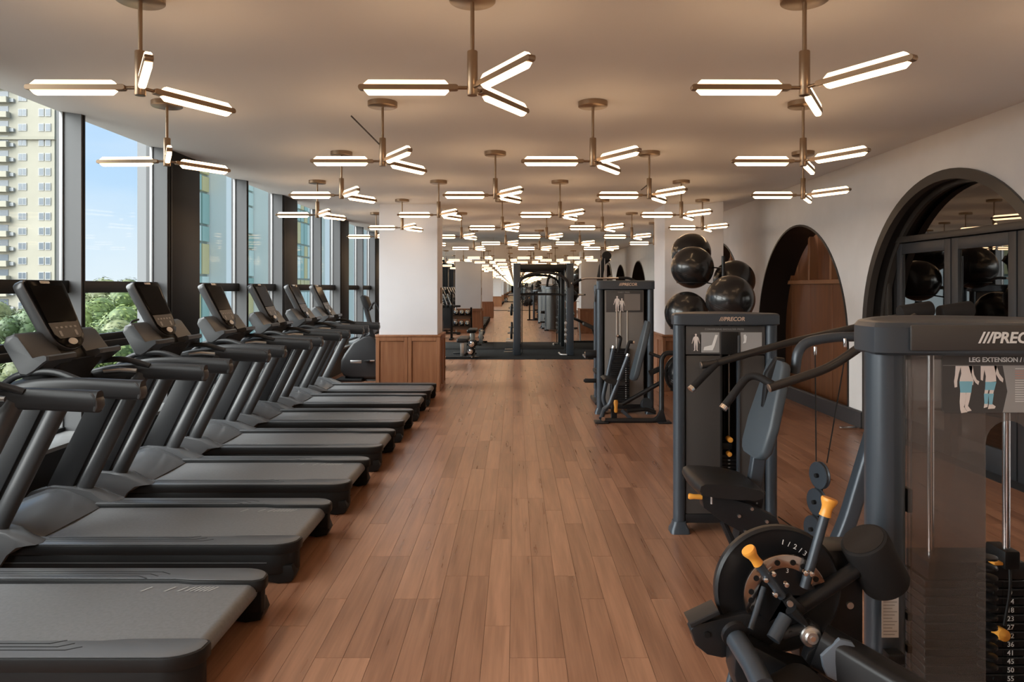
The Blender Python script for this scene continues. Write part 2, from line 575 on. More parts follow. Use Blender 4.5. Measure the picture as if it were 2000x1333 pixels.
# ---- back wall with mirror panels
wb = struct(MB().box(XL, XR + 0.5, YB + 0.02, YB + 0.2, -0.1, 3.4).build('wall_back', m_archk),
            'back wall covered with floor to ceiling mirrors')
edges = [XL + 0.02, -2.08, -0.56, 0.96, 2.48, XR]
for a, b in zip(edges[:-1], edges[1:]):
    MB().box(a + 0.0015, b - 0.0015, YB, YB + 0.018, 0.03, 3.07).build('mirror_panel', m_mirror, wb)
MB().box(XL + 0.02, XR, YB - 0.006, YB + 0.019, 0.0, 0.03).build('bottom_rail', m_dkmull, wb)
wf = struct(MB().box(XL, XR + 0.5, YF - 0.2, YF - 0.02, -0.1, 3.4).build('wall_front', m_archk),
            'far end wall behind the viewer covered with mirrors')
MB().box(XL + 0.02, XR, YF - 0.018, YF, 0.03, 3.07).build('mirror_panel', m_mirror, wf)

# ---- right wall with arches
ARCH = [(14.38, 1.62, 0.885, 0.43), (10.39, 1.62, 0.885, 0.43), (6.815, 1.575, 1.135, 0.18)]
def arc(c, r, s, n=40):
    return [(c - r, 0.0)] + [(c - r * math.cos(math.pi * i / n), s + r * math.sin(math.pi * i / n)) for i in range(n + 1)] + [(c + r, 0.0)]
mb = MB()
TOP = 3.2
ys = [YF]
for c, r, s, d in sorted(ARCH):
    ys += [c - r, c + r]
ys.append(YB + 0.02)
for a, b in zip(ys[0::2], ys[1::2]):
    mb.quad((XR, a, 0), (XR, b, 0), (XR, b, TOP), (XR, a, TOP))
for c, r, s, d in ARCH:
    A = arc(c, r, s)
    for (y0, z0), (y1, z1) in zip(A[1:-2], A[2:-1]):
        mb.quad((XR, y0, z0), (XR, y1, z1), (XR, y1, TOP), (XR, y0, TOP))
mb.quad((XR + 0.6, YF, 0), (XR + 0.6, YB, 0), (XR + 0.6, YB, TOP), (XR + 0.6, YF, TOP))
wr = struct(mb.build('wall_right', m_wall), 'white plaster side wall pierced by black edged arches')
def arch_band(c, r, s, x0, x1, w, me_name, m, parent):
    """a ring of width w (inwards) between x0 and x1 along an arch"""
    Ao, Ai = arc(c, r, s), arc(c, r - w, s)
    rings = [[(x0, o[0], o[1]), (x1, o[0], o[1]), (x1, i[0], i[1]), (x0, i[0], i[1])] for o, i in zip(Ao, Ai)]
    return MB().ring_loft(rings).build(me_name, m, parent, angle=30)
for i, (c, r, s, d) in enumerate(ARCH[:2]):
    nt_ = struct(arch_band(c, r, s, XR - 0.012, XR + d + 0.03, 0.028, 'trim_%d' % (i + 1), m_archk, None),
                 ['black lined arched niche behind the exercise balls', 'black lined arched niche with wooden cabinet front'][i])
    xb = XR + d
    z_r = 1.70
    y = c + r - 0.24
    # cabinet front: boards below and above a rail, stiles between
    stiles = [c + 0.58 + 0.75 * k for k in (1, 0, -1, -2)]
    lim = [c + r] + stiles + [c - r]
    for a, b in zip(lim[:-1], lim[1:]):
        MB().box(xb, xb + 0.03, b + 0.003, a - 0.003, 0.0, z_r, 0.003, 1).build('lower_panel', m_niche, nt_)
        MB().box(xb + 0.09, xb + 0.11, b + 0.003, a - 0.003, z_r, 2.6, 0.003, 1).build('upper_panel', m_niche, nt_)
    for st in stiles:
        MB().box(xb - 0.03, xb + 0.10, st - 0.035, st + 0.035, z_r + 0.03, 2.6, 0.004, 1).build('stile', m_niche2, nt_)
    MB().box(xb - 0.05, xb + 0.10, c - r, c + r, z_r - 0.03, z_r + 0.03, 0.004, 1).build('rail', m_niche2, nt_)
    MB().box(XR, xb + 0.05, c - r, c + r, -0.05, 0.002).build('niche_floor', m_base, nt_)
# glazed arch with doors
c, r, s, d = ARCH[2]
fr = struct(arch_band(c, r, s, XR - 0.025, XR + 0.05, 0.095, 'door_1', m_archf, None), 'dark glazed arch with double doors in bronze frame')
arch_band(c, r - 0.03, s, XR + 0.04, XR + d + 0.05, 0.03, 'arch_reveal', m_archk, fr)
xg = XR + d
arch_band(c, r - 0.05, s, xg - 0.03, xg + 0.04, 0.07, 'glazing_frame', m_archf, fr)
MB().box(xg - 0.04, xg + 0.04, c - r, c + r, 2.095, 2.16, 0.006).build('transom', m_archf, fr)
Ai = arc(c, r - 0.06, s)
lun = [(y, max(z, 2.14)) for y, z in Ai if z > 2.1]
MB().prism(lun, 'x', xg + 0.005, xg + 0.012).build('fanlight_pane', m_dglass, fr)
for a, b in ((7.98, 7.0), (6.98, 6.08), (6.06, 5.34)):
    dz = 2.085
    dr = MB()
    dr.box(xg - 0.02, xg + 0.03, b, b + 0.10, 0.0, dz, 0.004).box(xg - 0.02, xg + 0.03, a - 0.10, a, 0.0, dz, 0.004)
    dr.box(xg - 0.02, xg + 0.03, b + 0.1, a - 0.1, dz - 0.11, dz, 0.004).box(xg - 0.02, xg + 0.03, b + 0.1, a - 0.1, 0.0, 0.22, 0.004)
    dd = dr.build('door_leaf', m_base, fr)
    MB().box(xg + 0.0, xg + 0.008, b + 0.09, a - 0.09, 0.2, dz - 0.1).build('pane', m_dglass, dd)
for yy in (8.20, 5.28):
    MB().box(xg - 0.02, xg + 0.03, yy - 0.03, yy + 0.03, 0, 2.07, 0.004).build('door_post', m_archf, fr)
MB().box(XR, xg + 0.05, c - r, c + r, -0.05, 0.002).build('threshold', m_base, fr)
MB().box(xg + 0.05, xg + 0.06, c - r, c + r, 0.0, 2.8).build('dark_backing', m_archk, fr)
# skirting
sk = MB()
for a, b in ((YF, 5.24), (8.39, YB)):
    sk.prism([(XR - 0.04, 0.0), (XR + 0.01, 0.0), (XR + 0.01, 0.19), (XR - 0.025, 0.19), (XR - 0.04, 0.175)], 'y', a, b)
struct(sk.build('baseboard_right', m_base), 'dark slate skirting along the arched wall')
st = MB().box(3.70, 3.90, 8.33, 8.37, 0.0, 0.03, 0.006).build('metal_floor_strip', m_chrome)
tag(st, 'short bright metal strip lying on the floor by the dark skirting', 'metal strip')

# ---- window side
MOD, C0 = 3.58, 7.25
SILL, ZT0, ZT1 = 0.476, 1.57, 1.67
lw = MB().box(XL - 0.15, -3.29, YF, YB, -0.1, SILL - 0.03).build('wall_left', m_dkmull)
struct(lw, 'low dark wall under the window sill')
si = MB().box(XL - 0.02, -3.275, YF, YB, SILL - 0.03, SILL, 0.004).build('trim_3', m_sill)
struct(si, 'pale grey window sill running the length of the glazing')
ks = range(-6, 4)
for k in ks:
    y0 = C0 + MOD * k
    cp = MB().box(XL - 0.05, XL + 0.165, y0 + 0.012, y0 + 0.73, SILL, 3.05, 0.004).build('trim_4', [m_dkmull])
    struct(cp, 'dark clad window column')
    MB().box(XL - 0.05, XL + 0.158, y0 - 0.006, y0 + 0.014, SILL, 3.05).build('side_panel', m_mull, cp)
    MB().box(XL - 0.01, XL + 0.018, y0 - 0.018, y0 - 0.006, SILL, 3.05, 0.003).build('chrome_bead', m_bead, cp)
    MB().box(XL + 0.164, XL + 0.172, y0 + 0.05, y0 + 0.075, SILL, 3.04).build('cover_strip', m_black, cp)
    # bay from y0+0.73 to y0+MOD
    b0, b1 = y0 + 0.73, min(y0 + MOD, YB)
    fy = y0 + 2.14
    if b0 > YB - 0.3:
        continue
    wn = MB().box(XL - 0.04, XL + 0.06, b0, b1, ZT0, ZT1, 0.004).build('window_%d' % (k + 7), m_dkmull)
    struct(wn, 'tall glazed bay with dark transom')
    MB().box(XL - 0.04, XL + 0.03, b0, b1, SILL, SILL + 0.03).build('bottom_frame', m_dkmull, wn)
    if fy < YB - 0.1:
        fn = MB().box(XL - 0.04, XL + 0.157, fy, fy + 0.022, SILL, 3.05).build('fin', m_mull, wn)
        MB().box(XL - 0.04, XL + 0.165, fy + 0.022, fy + 0.045, SILL, 3.05, 0.003).build('fin_edge', m_dkmull, fn)  # front face of the fin, its shade put into a darker colour
        MB().box(XL - 0.01, XL + 0.018, fy - 0.014, fy - 0.002, SILL, 3.05, 0.003).build('chrome_bead', m_bead, wn)
    spans = [(b0, min(fy, YB)), (fy + 0.045, b1)] if fy < YB - 0.1 else [(b0, b1)]
    for a, b in spans:
        for z0, z1 in ((SILL + 0.02, ZT0 + 0.01), (ZT1 - 0.01, 3.1)):
            MB().box(XL - 0.012, XL, a, b, z0, z1).build('pane', m_glass, wn)
        if k == -1:
            MB().box(XL - 0.01, XL + 0.045, a, b, 1.155, 1.215, 0.004).build('vent_rail', m_black, wn)
            MB().box(XL - 0.01, XL + 0.04, a, b, 1.085, 1.148, 0.004).build('vent_rail', m_black, wn)
            MB().box(XL + 0.0, XL + 0.036, a, b, 1.146, 1.158).build('rail_gap', m_steel, wn)
            hy = a + (b - a) * (0.10 if a < 5 else 0.62)
            if a < 5: hy = 4.80
            hd = MB().box(XL + 0.03, XL + 0.09, hy - 0.06, hy + 0.06, 1.215, 1.24, 0.008)
            hd.tube(fillet([(XL + 0.07, hy - 0.01, 1.235), (XL + 0.075, hy, 1.30), (XL + 0.08, hy + 0.12, 1.315)], 0.04), 0.011, 8)
            hd.build('window_handle', m_black, wn)

# ---- pillars
def pillar(x0, x1, y0, y1, label, npan=2):
    g = 0.04
    root = MB().box(x0, x1, y0, y1, 0.86, ZC + 0.05, 0.003, 1).build('pillar', m_pillar)
    struct(root, label)
    bx0, bx1, by0, by1 = x0 - g + 0.015, x1 + g - 0.015, y0 - g + 0.015, y1 + g - 0.015
    MB().box(bx0, bx1, by0, by1, 0.0, 0.85).build('base_core', m_panel, root)
    MB().box(x0 - g - 0.015, x1 + g + 0.015, y0 - g - 0.015, y1 + g + 0.015, 0.85, 0.882, 0.005).build('cap_rail', m_panel, root)
    T = 0.022
    def side(axis, a0, a1, c, sgn):
        # frame-and-panel face
        n = npan
        w = (a1 - a0)
        stiles = [a0 + w * i / n for i in range(n + 1)]
        def B(p0, p1, z0, z1, t0, t1, nm):
            m_ = MB()
            lo, hi = sorted((c + sgn * t0, c + sgn * t1))
            if axis == 'x':
                m_.box(p0, p1, lo, hi, z0, z1, 0.004, 1)
            else:
                m_.box(lo, hi, p0, p1, z0, z1, 0.004, 1)
            return m_.build(nm, m_panel, root)
        for i in range(n):
            p0, p1 = stiles[i], stiles[i + 1]
            B(p0 + 0.002, p0 + 0.06, 0.0, 0.848, 0, T, 'stile'); B(p1 - 0.06, p1 - 0.002, 0.0, 0.848, 0, T, 'stile')
            B(p0 + 0.06, p1 - 0.06, 0.785, 0.848, 0, T, 'rail'); B(p0 + 0.06, p1 - 0.06, 0.0, 0.075, 0, T, 'rail')
            B(p0 + 0.062, p1 - 0.062, 0.077, 0.783, 0, 0.006, 'panel')
    side('x', bx0 - T, bx1 + T, by0, -1)
    side('x', bx0 - T, bx1 + T, by1, 1)
    side('y', by0, by1, bx0, -1)
    side('y', by0, by1, bx1, 1)
    return root
pillar(-2.12, -1.21, 11.42, 12.20, 'white square pillar with walnut panelled base beside the treadmills')
pillar(2.335, 3.25, 11.42, 12.28, 'white square pillar with walnut panelled base behind the exercise balls')
pillar(-2.12, -1.21, -1.9, -1.1, 'white panelled pillar behind the viewer on the window side')
pillar(2.335, 3.25, -1.9, -1.1, 'white panelled pillar behind the viewer on the arch side')
sw = MB().box(-1.21, -1.198, 11.86, 12.0, 1.36, 1.62, 0.003).build('switch_plate', mat('ochre_metal', (0.20, 0.11, 0.05), 0.4, metal=0.6))
tag(sw, 'narrow bronze switch plate on the pillar side', 'switch plate')

# ---- rubber training mat
rm = MB().box(XL + 0.33, XR - 0.05, 16.5, YB - 0.008, -0.03, 0.012, 0.004).build('rubber_mat', m_rubber)
tag(rm, 'black rubber training mat in front of the mirror wall', 'rubber mat')
# ================================================================== PENDANT LAMPS
m_tube = bpy.data.materials.new('lamp_glow')
m_tube.use_nodes = True
_t = m_tube.node_tree; _t.nodes.clear()
_o = _t.nodes.new('ShaderNodeOutputMaterial'); _e = _t.nodes.new('ShaderNodeEmission')
_e.inputs[0].default_value = (*LAMP_COLOR, 1); _e.inputs[1].default_value = LAMP_STRENGTH
_t.links.new(_e.outputs[0], _o.inputs[0])
LR = 0.5065
Z_ARM = 2.503
lamp = thing('pendant_lamp', (0, 0, 0), 'lamp', 'pendant lamp', 'pendant lamps')
MB().lathe([(0.0, 0), (0.098, 0), (0.1035, 0.004), (0.1035, 0.036), (0, 0.036)], (0, 0, ZC - 0.036), n=32).build('ceiling_canopy', m_bronze, lamp)
MB().cyl((0, 0, 2.66), (0, 0, ZC - 0.03), 0.0095, n=12).build('rod', m_bronze, lamp)
MB().lathe([(0, 0), (0.022, 0), (0.0235, 0.003), (0.0235, 0.195), (0.022, 0.198), (0, 0.198)], (0, 0, 2.468), n=20).build('collar', m_bronze, lamp)
arm_mb = MB()
arm_mb.cyl((0.02, 0, Z_ARM), (0.075, 0, Z_ARM), 0.008, n=10)
arm_mb.prism(rrect(0.062, LR, -0.0128, 0.0128, 0.011, 2), 'y', -0.0165, 0.0165, 0.002, 1)
arm_me = None
arm_mb2 = MB()
for p in arm_mb.v: pass
arm_mb.v = [(x, y, z) if abs(z) > 1 else (x, y, z + Z_ARM) for x, y, z in arm_mb.v]
arm_me = arm_mb.mesh('arm', m_bronze)
def tube_me(sgn):
    z0, z1 = 0.0124, 0.0322
    prof = [(0.105, z0), (0.118, z1 - 0.004), (0.124, z1), (0.462, z1), (0.468, z1 - 0.004), (0.482, z0)]
    rings = []
    for w, inset in ((-0.0145, 0.005), (-0.009, 0.0), (0.009, 0.0), (0.0145, 0.005)):
        rings.append([(x, w, Z_ARM + sgn * (z - (inset if z > z0 else 0))) for x, z in prof])
    return MB().ring_loft(rings).mesh('light_tube', m_tube)
tu, td = tube_me(1), tube_me(-1)
TH = 0.0095
for a in (math.pi, -math.pi / 3, math.pi / 3):
    ao = inst('arm', arm_me, lamp, (0, 0, 0), (0, 0, a + TH))
    inst('light_tube', tu, ao); inst('light_tube', td, ao)
ROWN = ['first', 'second', 'third', 'fourth', 'fifth', 'sixth', 'seventh', 'eighth']
PLN = ['leftmost', 'second from left', 'second from right', 'rightmost']
first = True
for r in range(-8, 8):
    Yr = 3.2625 + 1.8898 * r
    for c in range(4):
        X = (-1.6702 if r % 2 == 0 else -2.4125) + 1.48 * c
        if 11.0 < Yr < 12.6 and (-2.5 < X < -0.9 or 2.0 < X < 3.5):
            continue
        if first:
            L = lamp; first = False
        else:
            L = copy_tree(lamp)
        dx, rz = 0.0, 0.0
        if (r, c) == (1, 0): dx, rz = -0.037, -0.06
        if (r, c) == (0, 3): dx = 0.06
        L.location = (X + dx, Yr, 0)
        L.rotation_euler = (0, 0, rz)
        if r >= 0:
            L['label'] = 'bronze three-armed pendant lamp, %s in the %s row from the front' % (PLN[c], ROWN[r])
            L['group'] = 'three-armed pendant lamps in front of the viewer'
            if (r, c) == (1, 1):
                MB().cyl((-0.02, -0.01, 2.62), (-0.20, -0.10, 2.80), 0.0055, n=8).build('stay_rod', m_archf, L)
            if (r, c) == (2, 2):
                MB().cyl((-0.02, 0.0, 2.60), (-0.075, 0.02, 2.555), 0.005, n=8).build('stay_rod', m_archf, L)
        else:
            L['label'] = 'bronze three-armed pendant lamp seen only as a reflection in the mirror wall'
            L['group'] = 'pendant lamps behind the viewer'
# ================================================================== TREADMILLS
# local frame: origin on the floor at the rear end, x runs to the rear (forward is -x), y across
def make_treadmill():
    T = thing('treadmill', (0, 0, 0), 'treadmill', 'treadmill', 'treadmills along the windows')
    HW = 0.445
    # side rails with rounded rear corners, wider at the rear
    for s in (-1, 1):
        out = [(-1.80, 0.303), (-0.42, 0.303), (-0.33, 0.285), (-0.045, 0.280), (-0.012, 0.292), (0.0, 0.31)]
        out += [(-0.13 + 0.13 * math.cos(t), HW - 0.105 + 0.105 * math.sin(t)) for t in [math.radians(a) for a in (15, 30, 45, 60, 75, 90)]]
        out += [(-1.80, HW)]
        poly = [(x, s * y) for x, y in out]
        rail = MB().prism(poly, 'z', 0.163, 0.2195, 0.008, 2).build('side_rail', m_black, T)
        xc_, yc_ = -0.9, s * 0.372
        tp = [(max(x - 0.010, -1.80), yc_ + (y - yc_) * 0.90) for x, y in poly]
        MB().prism(tp, 'z', 0.217, 0.2225, 0.002, 2).build('rail_top', m_tread, rail)
        # moulded grooves on the step surface
        g = MB()
        for q in range(3):
            yy = s * (0.335 + q * 0.026)
            xe = -0.62 + q * 0.045
            g.box(-1.40, xe, yy - 0.0028, yy + 0.0028, 0.2220, 0.2232)
            g.obox((xe + 0.026, yy - s * 0.013, 0.2226), (0.06, 0.0056, 0.0012), (0, 0, -s * 0.5))
        g.build('tread_groove', m_black, rail)
        # lower skirt
        out2 = [(-1.80, 0.31), (-0.02, 0.31)] + [(-0.145 + 0.135 * math.cos(t), HW - 0.115 + 0.105 * math.sin(t)) for t in [math.radians(a) for a in (0, 20, 40, 60, 75, 90)]] + [(-1.80, HW - 0.01)]
        sk = MB().prism([(x, s * y) for x, y in out2], 'z', 0.055, 0.166, 0.008, 2).build('skirt', m_black, T)
        yl = s * (HW - 0.0095)
        MB().box(-1.78, -0.16, yl - 0.0012, yl + 0.0012, 0.118, 0.122).build('trim_line', m_tread, sk)
        # rear foot that hooks down
        MB().prism([(x, z) for x, z in ((-0.22, 0.06), (-0.20, 0.02), (-0.10, 0.0), (-0.03, 0.012), (-0.012, 0.05), (-0.03, 0.10), (-0.22, 0.10))], 'y', *sorted((s * 0.325, s * 0.42)), 0.006, 2).build('foot', m_black, T)
        MB().rcyl((-1.86, s * 0.30, 0.04), (-1.86, s * 0.40, 0.04), 0.04, 0.006).build('transport_wheel', m_black, T)
    # belt and rollers
    bp = [(-1.72, 0.196)]
    bp += [(-0.075, 0.202)] + [(-0.075 + 0.042 * math.sin(t), 0.160 + 0.042 * math.cos(t)) for t in [math.radians(a) for a in (20, 45, 70, 90, 115, 140, 165)]]
    bp += [(-1.72, 0.112)]
    belt = MB().prism(bp, 'y', -0.302, 0.302).build('running_belt', m_belt, T)
    mk = MB()
    xs = [-0.235, -0.255, -0.275, -0.295, -0.317, -0.34, -0.375, -0.435, -0.545]
    for side in (1,):
        for x in xs:
            y0, y1 = side * 0.205, side * 0.255
            a = 0.030
            mk.quad((x, y0, 0.2032), (x + 0.009, y0, 0.2032), (x + 0.009 + a, y1, 0.2032), (x + a, y1, 0.2032))
    mk_o = mk.build('belt_mark', mat('belt_print', (0.42, 0.42, 0.42), 0.5), belt); mk_o['kind'] = 'stuff'
    MB().box(-1.84, -0.30, -0.31, 0.31, 0.065, 0.108, 0.01).build('deck_pan', m_black, T)
    # motor hood, a smooth hump
    prof = [(-1.475, 0.204), (-1.52, 0.232), (-1.60, 0.272), (-1.68, 0.303), (-1.76, 0.318), (-1.84, 0.312), (-1.93, 0.275), (-2.00, 0.205), (-2.035, 0.12), (-2.04, 0.05)]
    rings = []
    for yy, dz, dx in ((-0.40, -0.055, -0.05), (-0.385, -0.022, -0.03), (-0.33, -0.004, -0.008), (-0.18, 0.0, 0.0), (0, 0.004, 0.006), (0.18, 0.0, 0.0), (0.33, -0.004, -0.008), (0.385, -0.022, -0.03), (0.40, -0.055, -0.05)):
        rings.append([(x + dx * (1 if x > -1.75 else -0.6), yy, max(z + dz * min(1, (z - 0.05) / 0.15), 0.05)) for x, z in prof] + [(-1.6, yy, 0.05)])
    hood = MB().ring_loft(rings).build('motor_hood', m_hood, T, angle=50)
    MB().plate(rrect(-0.085, 0.085, -0.016, 0.016, 0.014), (-1.885, 0.03, 0.3035), (0, 1, 0), Vector((-0.80, 0, -0.33)), 0.004, 0.0015).build('hood_badge', m_steel, hood)
    # upright feet and uprights
    for s in (-1, 1):
        ft = [(-1.385, 0.224), (-1.45, 0.250), (-1.56, 0.292), (-1.68, 0.315), (-1.82, 0.325), (-1.95, 0.29), (-2.02, 0.21), (-2.03, 0.06), (-1.62, 0.06), (-1.55, 0.17), (-1.45, 0.212)]
        rings = []
        for yy, k, cut in ((0.335, 0.985, 0.06), (0.355, 1.0, 0.02), (0.41, 1.0, 0.0), (0.452, 0.97, 0.015), (0.462, 0.92, 0.05)):
            rings.append([(x - (cut if x > -1.5 else 0), s * yy, z if z < 0.2 else 0.2 + (z - 0.2) * k) for x, z in ft])
        MB().ring_loft(rings if s > 0 else rings[::-1]).build('upright_foot', m_hood, T, angle=45)
        # blade: flat front plate and rounded rear tube
        def pt(x, z): return (x, z)
        bl = [(-1.905, 0.24), (-1.735, 0.24), (-1.335, 1.05), (-1.50, 1.05)]
        up = MB().prism(bl, 'y', *sorted((s * 0.372, s * 0.432)), 0.006, 2).build('upright', m_char, T)
        path = [Vector((-1.668, s * 0.402, 0.24)), Vector((-1.258, s * 0.402, 1.06))]
        pr = [(0.036 * math.cos(a), 0.052 * math.sin(a)) for a in [2 * math.pi * i / 16 for i in range(16)]]
        MB().sweep(path, pr, up=(1, 0, 0.0)).build('rear_tube', m_rtube, up)
        MB().cyl((-1.43, s * 0.367, 0.94), (-1.43, s * 0.372, 0.94), 0.006, n=8).build('screw', m_black, up)
    # handrails
    for s in (-1, 1):
        y = s * 0.405
        path = fillet([(-0.845, y, 1.052), (-1.24, y, 1.070), (-1.52, y, 1.055), (-1.76, y * 0.86, 0.985)], 0.18, 6)
        def pr(t):
            h = 0.054 if t < 0.55 else 0.054 - 0.018 * (t - 0.55) / 0.45
            w = 0.036
            return [(w * 2 * a, h * 2 * b) for a, b in rrect(-0.5, 0.5, -0.5, 0.5, 0.38, 3)]
        arm = MB().sweep(path, pr).build('handrail', m_char, T)
        cp = [(-0.848, 1.006), (-0.836, 1.030), (-0.838, 1.060), (-0.850, 1.085), (-0.866, 1.097), (-0.878, 1.097), (-0.864, 1.08), (-0.856, 1.045), (-0.860, 1.010)]
        MB().prism(cp, 'y', *sorted((y - 0.0350, y + 0.0350)), 0.004, 2).build('end_cap', m_rtube, arm)
        # inner grip loop with pulse sensor
        lp = fillet([(-1.20, s * 0.385, 1.100), (-1.36, s * 0.36, 1.155), (-1.58, s * 0.34, 1.13), (-1.70, s * 0.30, 1.05)], 0.09, 5)
        MB().tube(lp, 0.019, 12).build('grip_loop', m_char, arm)
        MB().tube([(-1.26, s * 0.335, 1.075), (-1.36, s * 0.315, 1.085), (-1.45, s * 0.29, 1.08)], 0.014, 10).build('pulse_sensor', m_steel, arm)
    # cross beam and neck
    MB().sweep(fillet([(-1.63, -0.36, 1.02), (-1.60, -0.2, 1.045), (-1.60, 0.2, 1.045), (-1.63, 0.36, 1.02)], 0.1), rrect(-0.075, 0.075, -0.045, 0.045, 0.035)).build('cross_beam', m_black, T)
    nk = MB()
    nk.ring_loft([[(x, y, z) for x, y in rrect(cx - a, cx + a, -b, b, 0.04)] for cx, a, b, z in ((-1.58, 0.10, 0.20, 1.03), (-1.56, 0.10, 0.20, 1.09), (-1.51, 0.085, 0.23, 1.15), (-1.47, 0.06, 0.25, 1.19))])
    nk.build('neck', m_black, T)
    # tray: trough on both sides of the display
    pl = [(-1.635, 1.295), (-1.622, 1.340), (-1.575, 1.358), (-1.553, 1.348), (-1.462, 1.222), (-1.392, 1.238), (-1.378, 1.232), (-1.376, 1.208), (-1.40, 1.192), (-1.455, 1.145), (-1.50, 1.120), (-1.54, 1.125)]
    for s in (-1, 1):
        tray = MB()
        rings = [[((x + 1.5) * k - 1.5, s * yy, (z - 1.24) * k + 1.24) for x, z in pl] for yy, k in ((0.12, 1.0), (0.35, 1.0), (0.368, 0.97), (0.376, 0.88))]
        tray.ring_loft(rings if s > 0 else rings[::-1])
        tr = tray.build('console_tray', m_rtube, T, angle=32)
    MB().prism([(-1.60, 1.33), (-1.56, 1.345), (-1.46, 1.20), (-1.45, 1.13), (-1.53, 1.12)], 'y', -0.2, 0.2, 0.01).build('tray_back', m_black, tr)
    # display: rounded tablet shape in a tilted plane
    bot, top = Vector((-1.452, 0, 1.245)), Vector((-1.652, 0, 1.664))
    ey = (top - bot).normalized(); H = (top - bot).length
    ex = Vector((0, 1, 0))
    nz = ex.cross(ey)
    if nz.x < 0: ex = -ex; nz = ex.cross(ey)
    def outline(g):
        o = []
        wt, wb = 0.192 - g, 0.166 - g
        k = 0.05
        # bottom half ellipse
        for a in range(180, 361, 15):
            t = math.radians(a)
            o.append((wb * math.cos(t) * 0.96, 0.115 + (0.115 - g) * math.sin(t)))
        o.append((wt, H - k)); 
        for a in (20, 45, 70):
            t = math.radians(a)
            o.append((wt - 0.035 + 0.035 * math.cos(t), H - 0.035 - g + 0.035 * math.sin(t)))
        for a in (110, 135, 160):
            t = math.radians(a)
            o.append((-wt + 0.035 + 0.035 * math.cos(t), H - 0.035 - g + 0.035 * math.sin(t)))
        o.append((-wt, H - k))
        return o
    hs = MB().plate(outline(0.0), bot - nz * 0.075, ex, ey, 0.070, 0.016).build('display_housing', m_shell, T)
    MB().plate(outline(0.008), bot - nz * 0.006, ex, ey, 0.006, 0.003).build('bezel', m_screen, hs)
    MB().plate([(-0.142, 0.185), (0.142, 0.185), (0.150, H - 0.045), (-0.150, H - 0.045)], bot, ex, ey, 0.0012).build('screen', m_screen, hs)
    MB().plate([(-0.145, 0.178), (-0.135, 0.105), (-0.10, 0.075), (0.10, 0.075), (0.135, 0.105), (0.145, 0.178)], bot, ex, ey, 0.0012).build('key_panel', m_rtube, hs)
    kb = MB()
    for i in range(5):
        kb.plate(rrect(-0.012, 0.012, -0.006, 0.006, 0.004), bot + ex * (-0.09 + 0.045 * i) + ey * 0.145 + nz * 0.001, ex, ey, 0.002)
    for sx in (-0.075, 0.075):
        kb.plate(rrect(-0.012, 0.012, -0.018, 0.018, 0.006), bot + ex * sx + ey * 0.105 + nz * 0.001, ex, ey, 0.002)
    kb.build('key', m_white if False else mat('key_grey', (0.30, 0.30, 0.31), 0.4), hs)
    MB().plate([(0.045 * math.cos(2 * math.pi * i / 20), 0.022 * math.sin(2 * math.pi * i / 20)) for i in range(20)], bot + ey * 0.050 + nz * 0.0005, ex, ey, 0.006, 0.002).build('stop_button', m_steel, hs)
    MB().plate(rrect(-0.045, 0.045, -0.009, 0.009, 0.007), bot + ey * (H - 0.022), ex, ey, 0.003, 0.001).build('brand_plate', m_steel, hs)
    return T
tm = make_treadmill()
TYS = [3.19, 4.40, 5.61, 6.815, 8.02, 9.23, 10.31]
TL = ['black treadmill nearest the viewer, its console out of frame',
      'black treadmill second nearest, its large console showing at the left edge',
      'black treadmill third from the front, beside the dark window column',
      'black treadmill in the middle of the row, fourth from the front',
      'black treadmill fifth from the front in the row',
      'black treadmill sixth from the front, second last before the pillar',
      'black treadmill last in the row, its belt end against the pillar base']
for i, y in enumerate(TYS):
    t_ = tm if i == 0 else copy_tree(tm)
    t_.location = (-1.195 + 0.009 * i, y, 0)
    t_['label'] = TL[i]
    if i in (3, 5):    # these belts stopped with the print elsewhere
        for b_ in t_.children:
            if b_.name.split('.')[0] == 'running_belt':
                for k_ in b_.children:
                    if i == 3:
                        k_.location = (-0.80, -0.46, 0)
                    else:
                        k_.location = (-0.14, 0, 0)
# ================================================================== STRENGTH MACHINES
ORG = Vector((0, 0, 0))
class MW(MB):
    """shapes given in room coordinates, stored relative to the current thing's base"""
    def build(self, name, mats, parent=None, label=None, angle=38, fix=True):
        self.v = [(x - ORG.x, y - ORG.y, z - ORG.z) for x, y, z in self.v]
        return MB.build(self, name, mats, parent, label, angle, fix)
def wthing(name, loc, label, cat, group=None):
    global ORG
    ORG = Vector(loc)
    return thing(name, loc, label, cat, group)
def wtext(name, s, size, o, ex, ey, m, parent, **k):
    return text_obj(name, s, size, Vector(o) - ORG, ex, ey, m, parent, **k)
def WP(L):
    return [W(*p) for p in L]
m_shroud = mat('shroud_plastic', (0.050, 0.046, 0.044), 0.45)
m_plac = mat('placard_film', (0.065, 0.062, 0.062), 0.4)
m_pskin = mat('placard_figure', (0.80, 0.72, 0.69), 0.5)
m_pblue = mat('placard_blue', (0.23, 0.52, 0.66), 0.5)
m_pred = mat('placard_red', (0.62, 0.26, 0.20), 0.5)

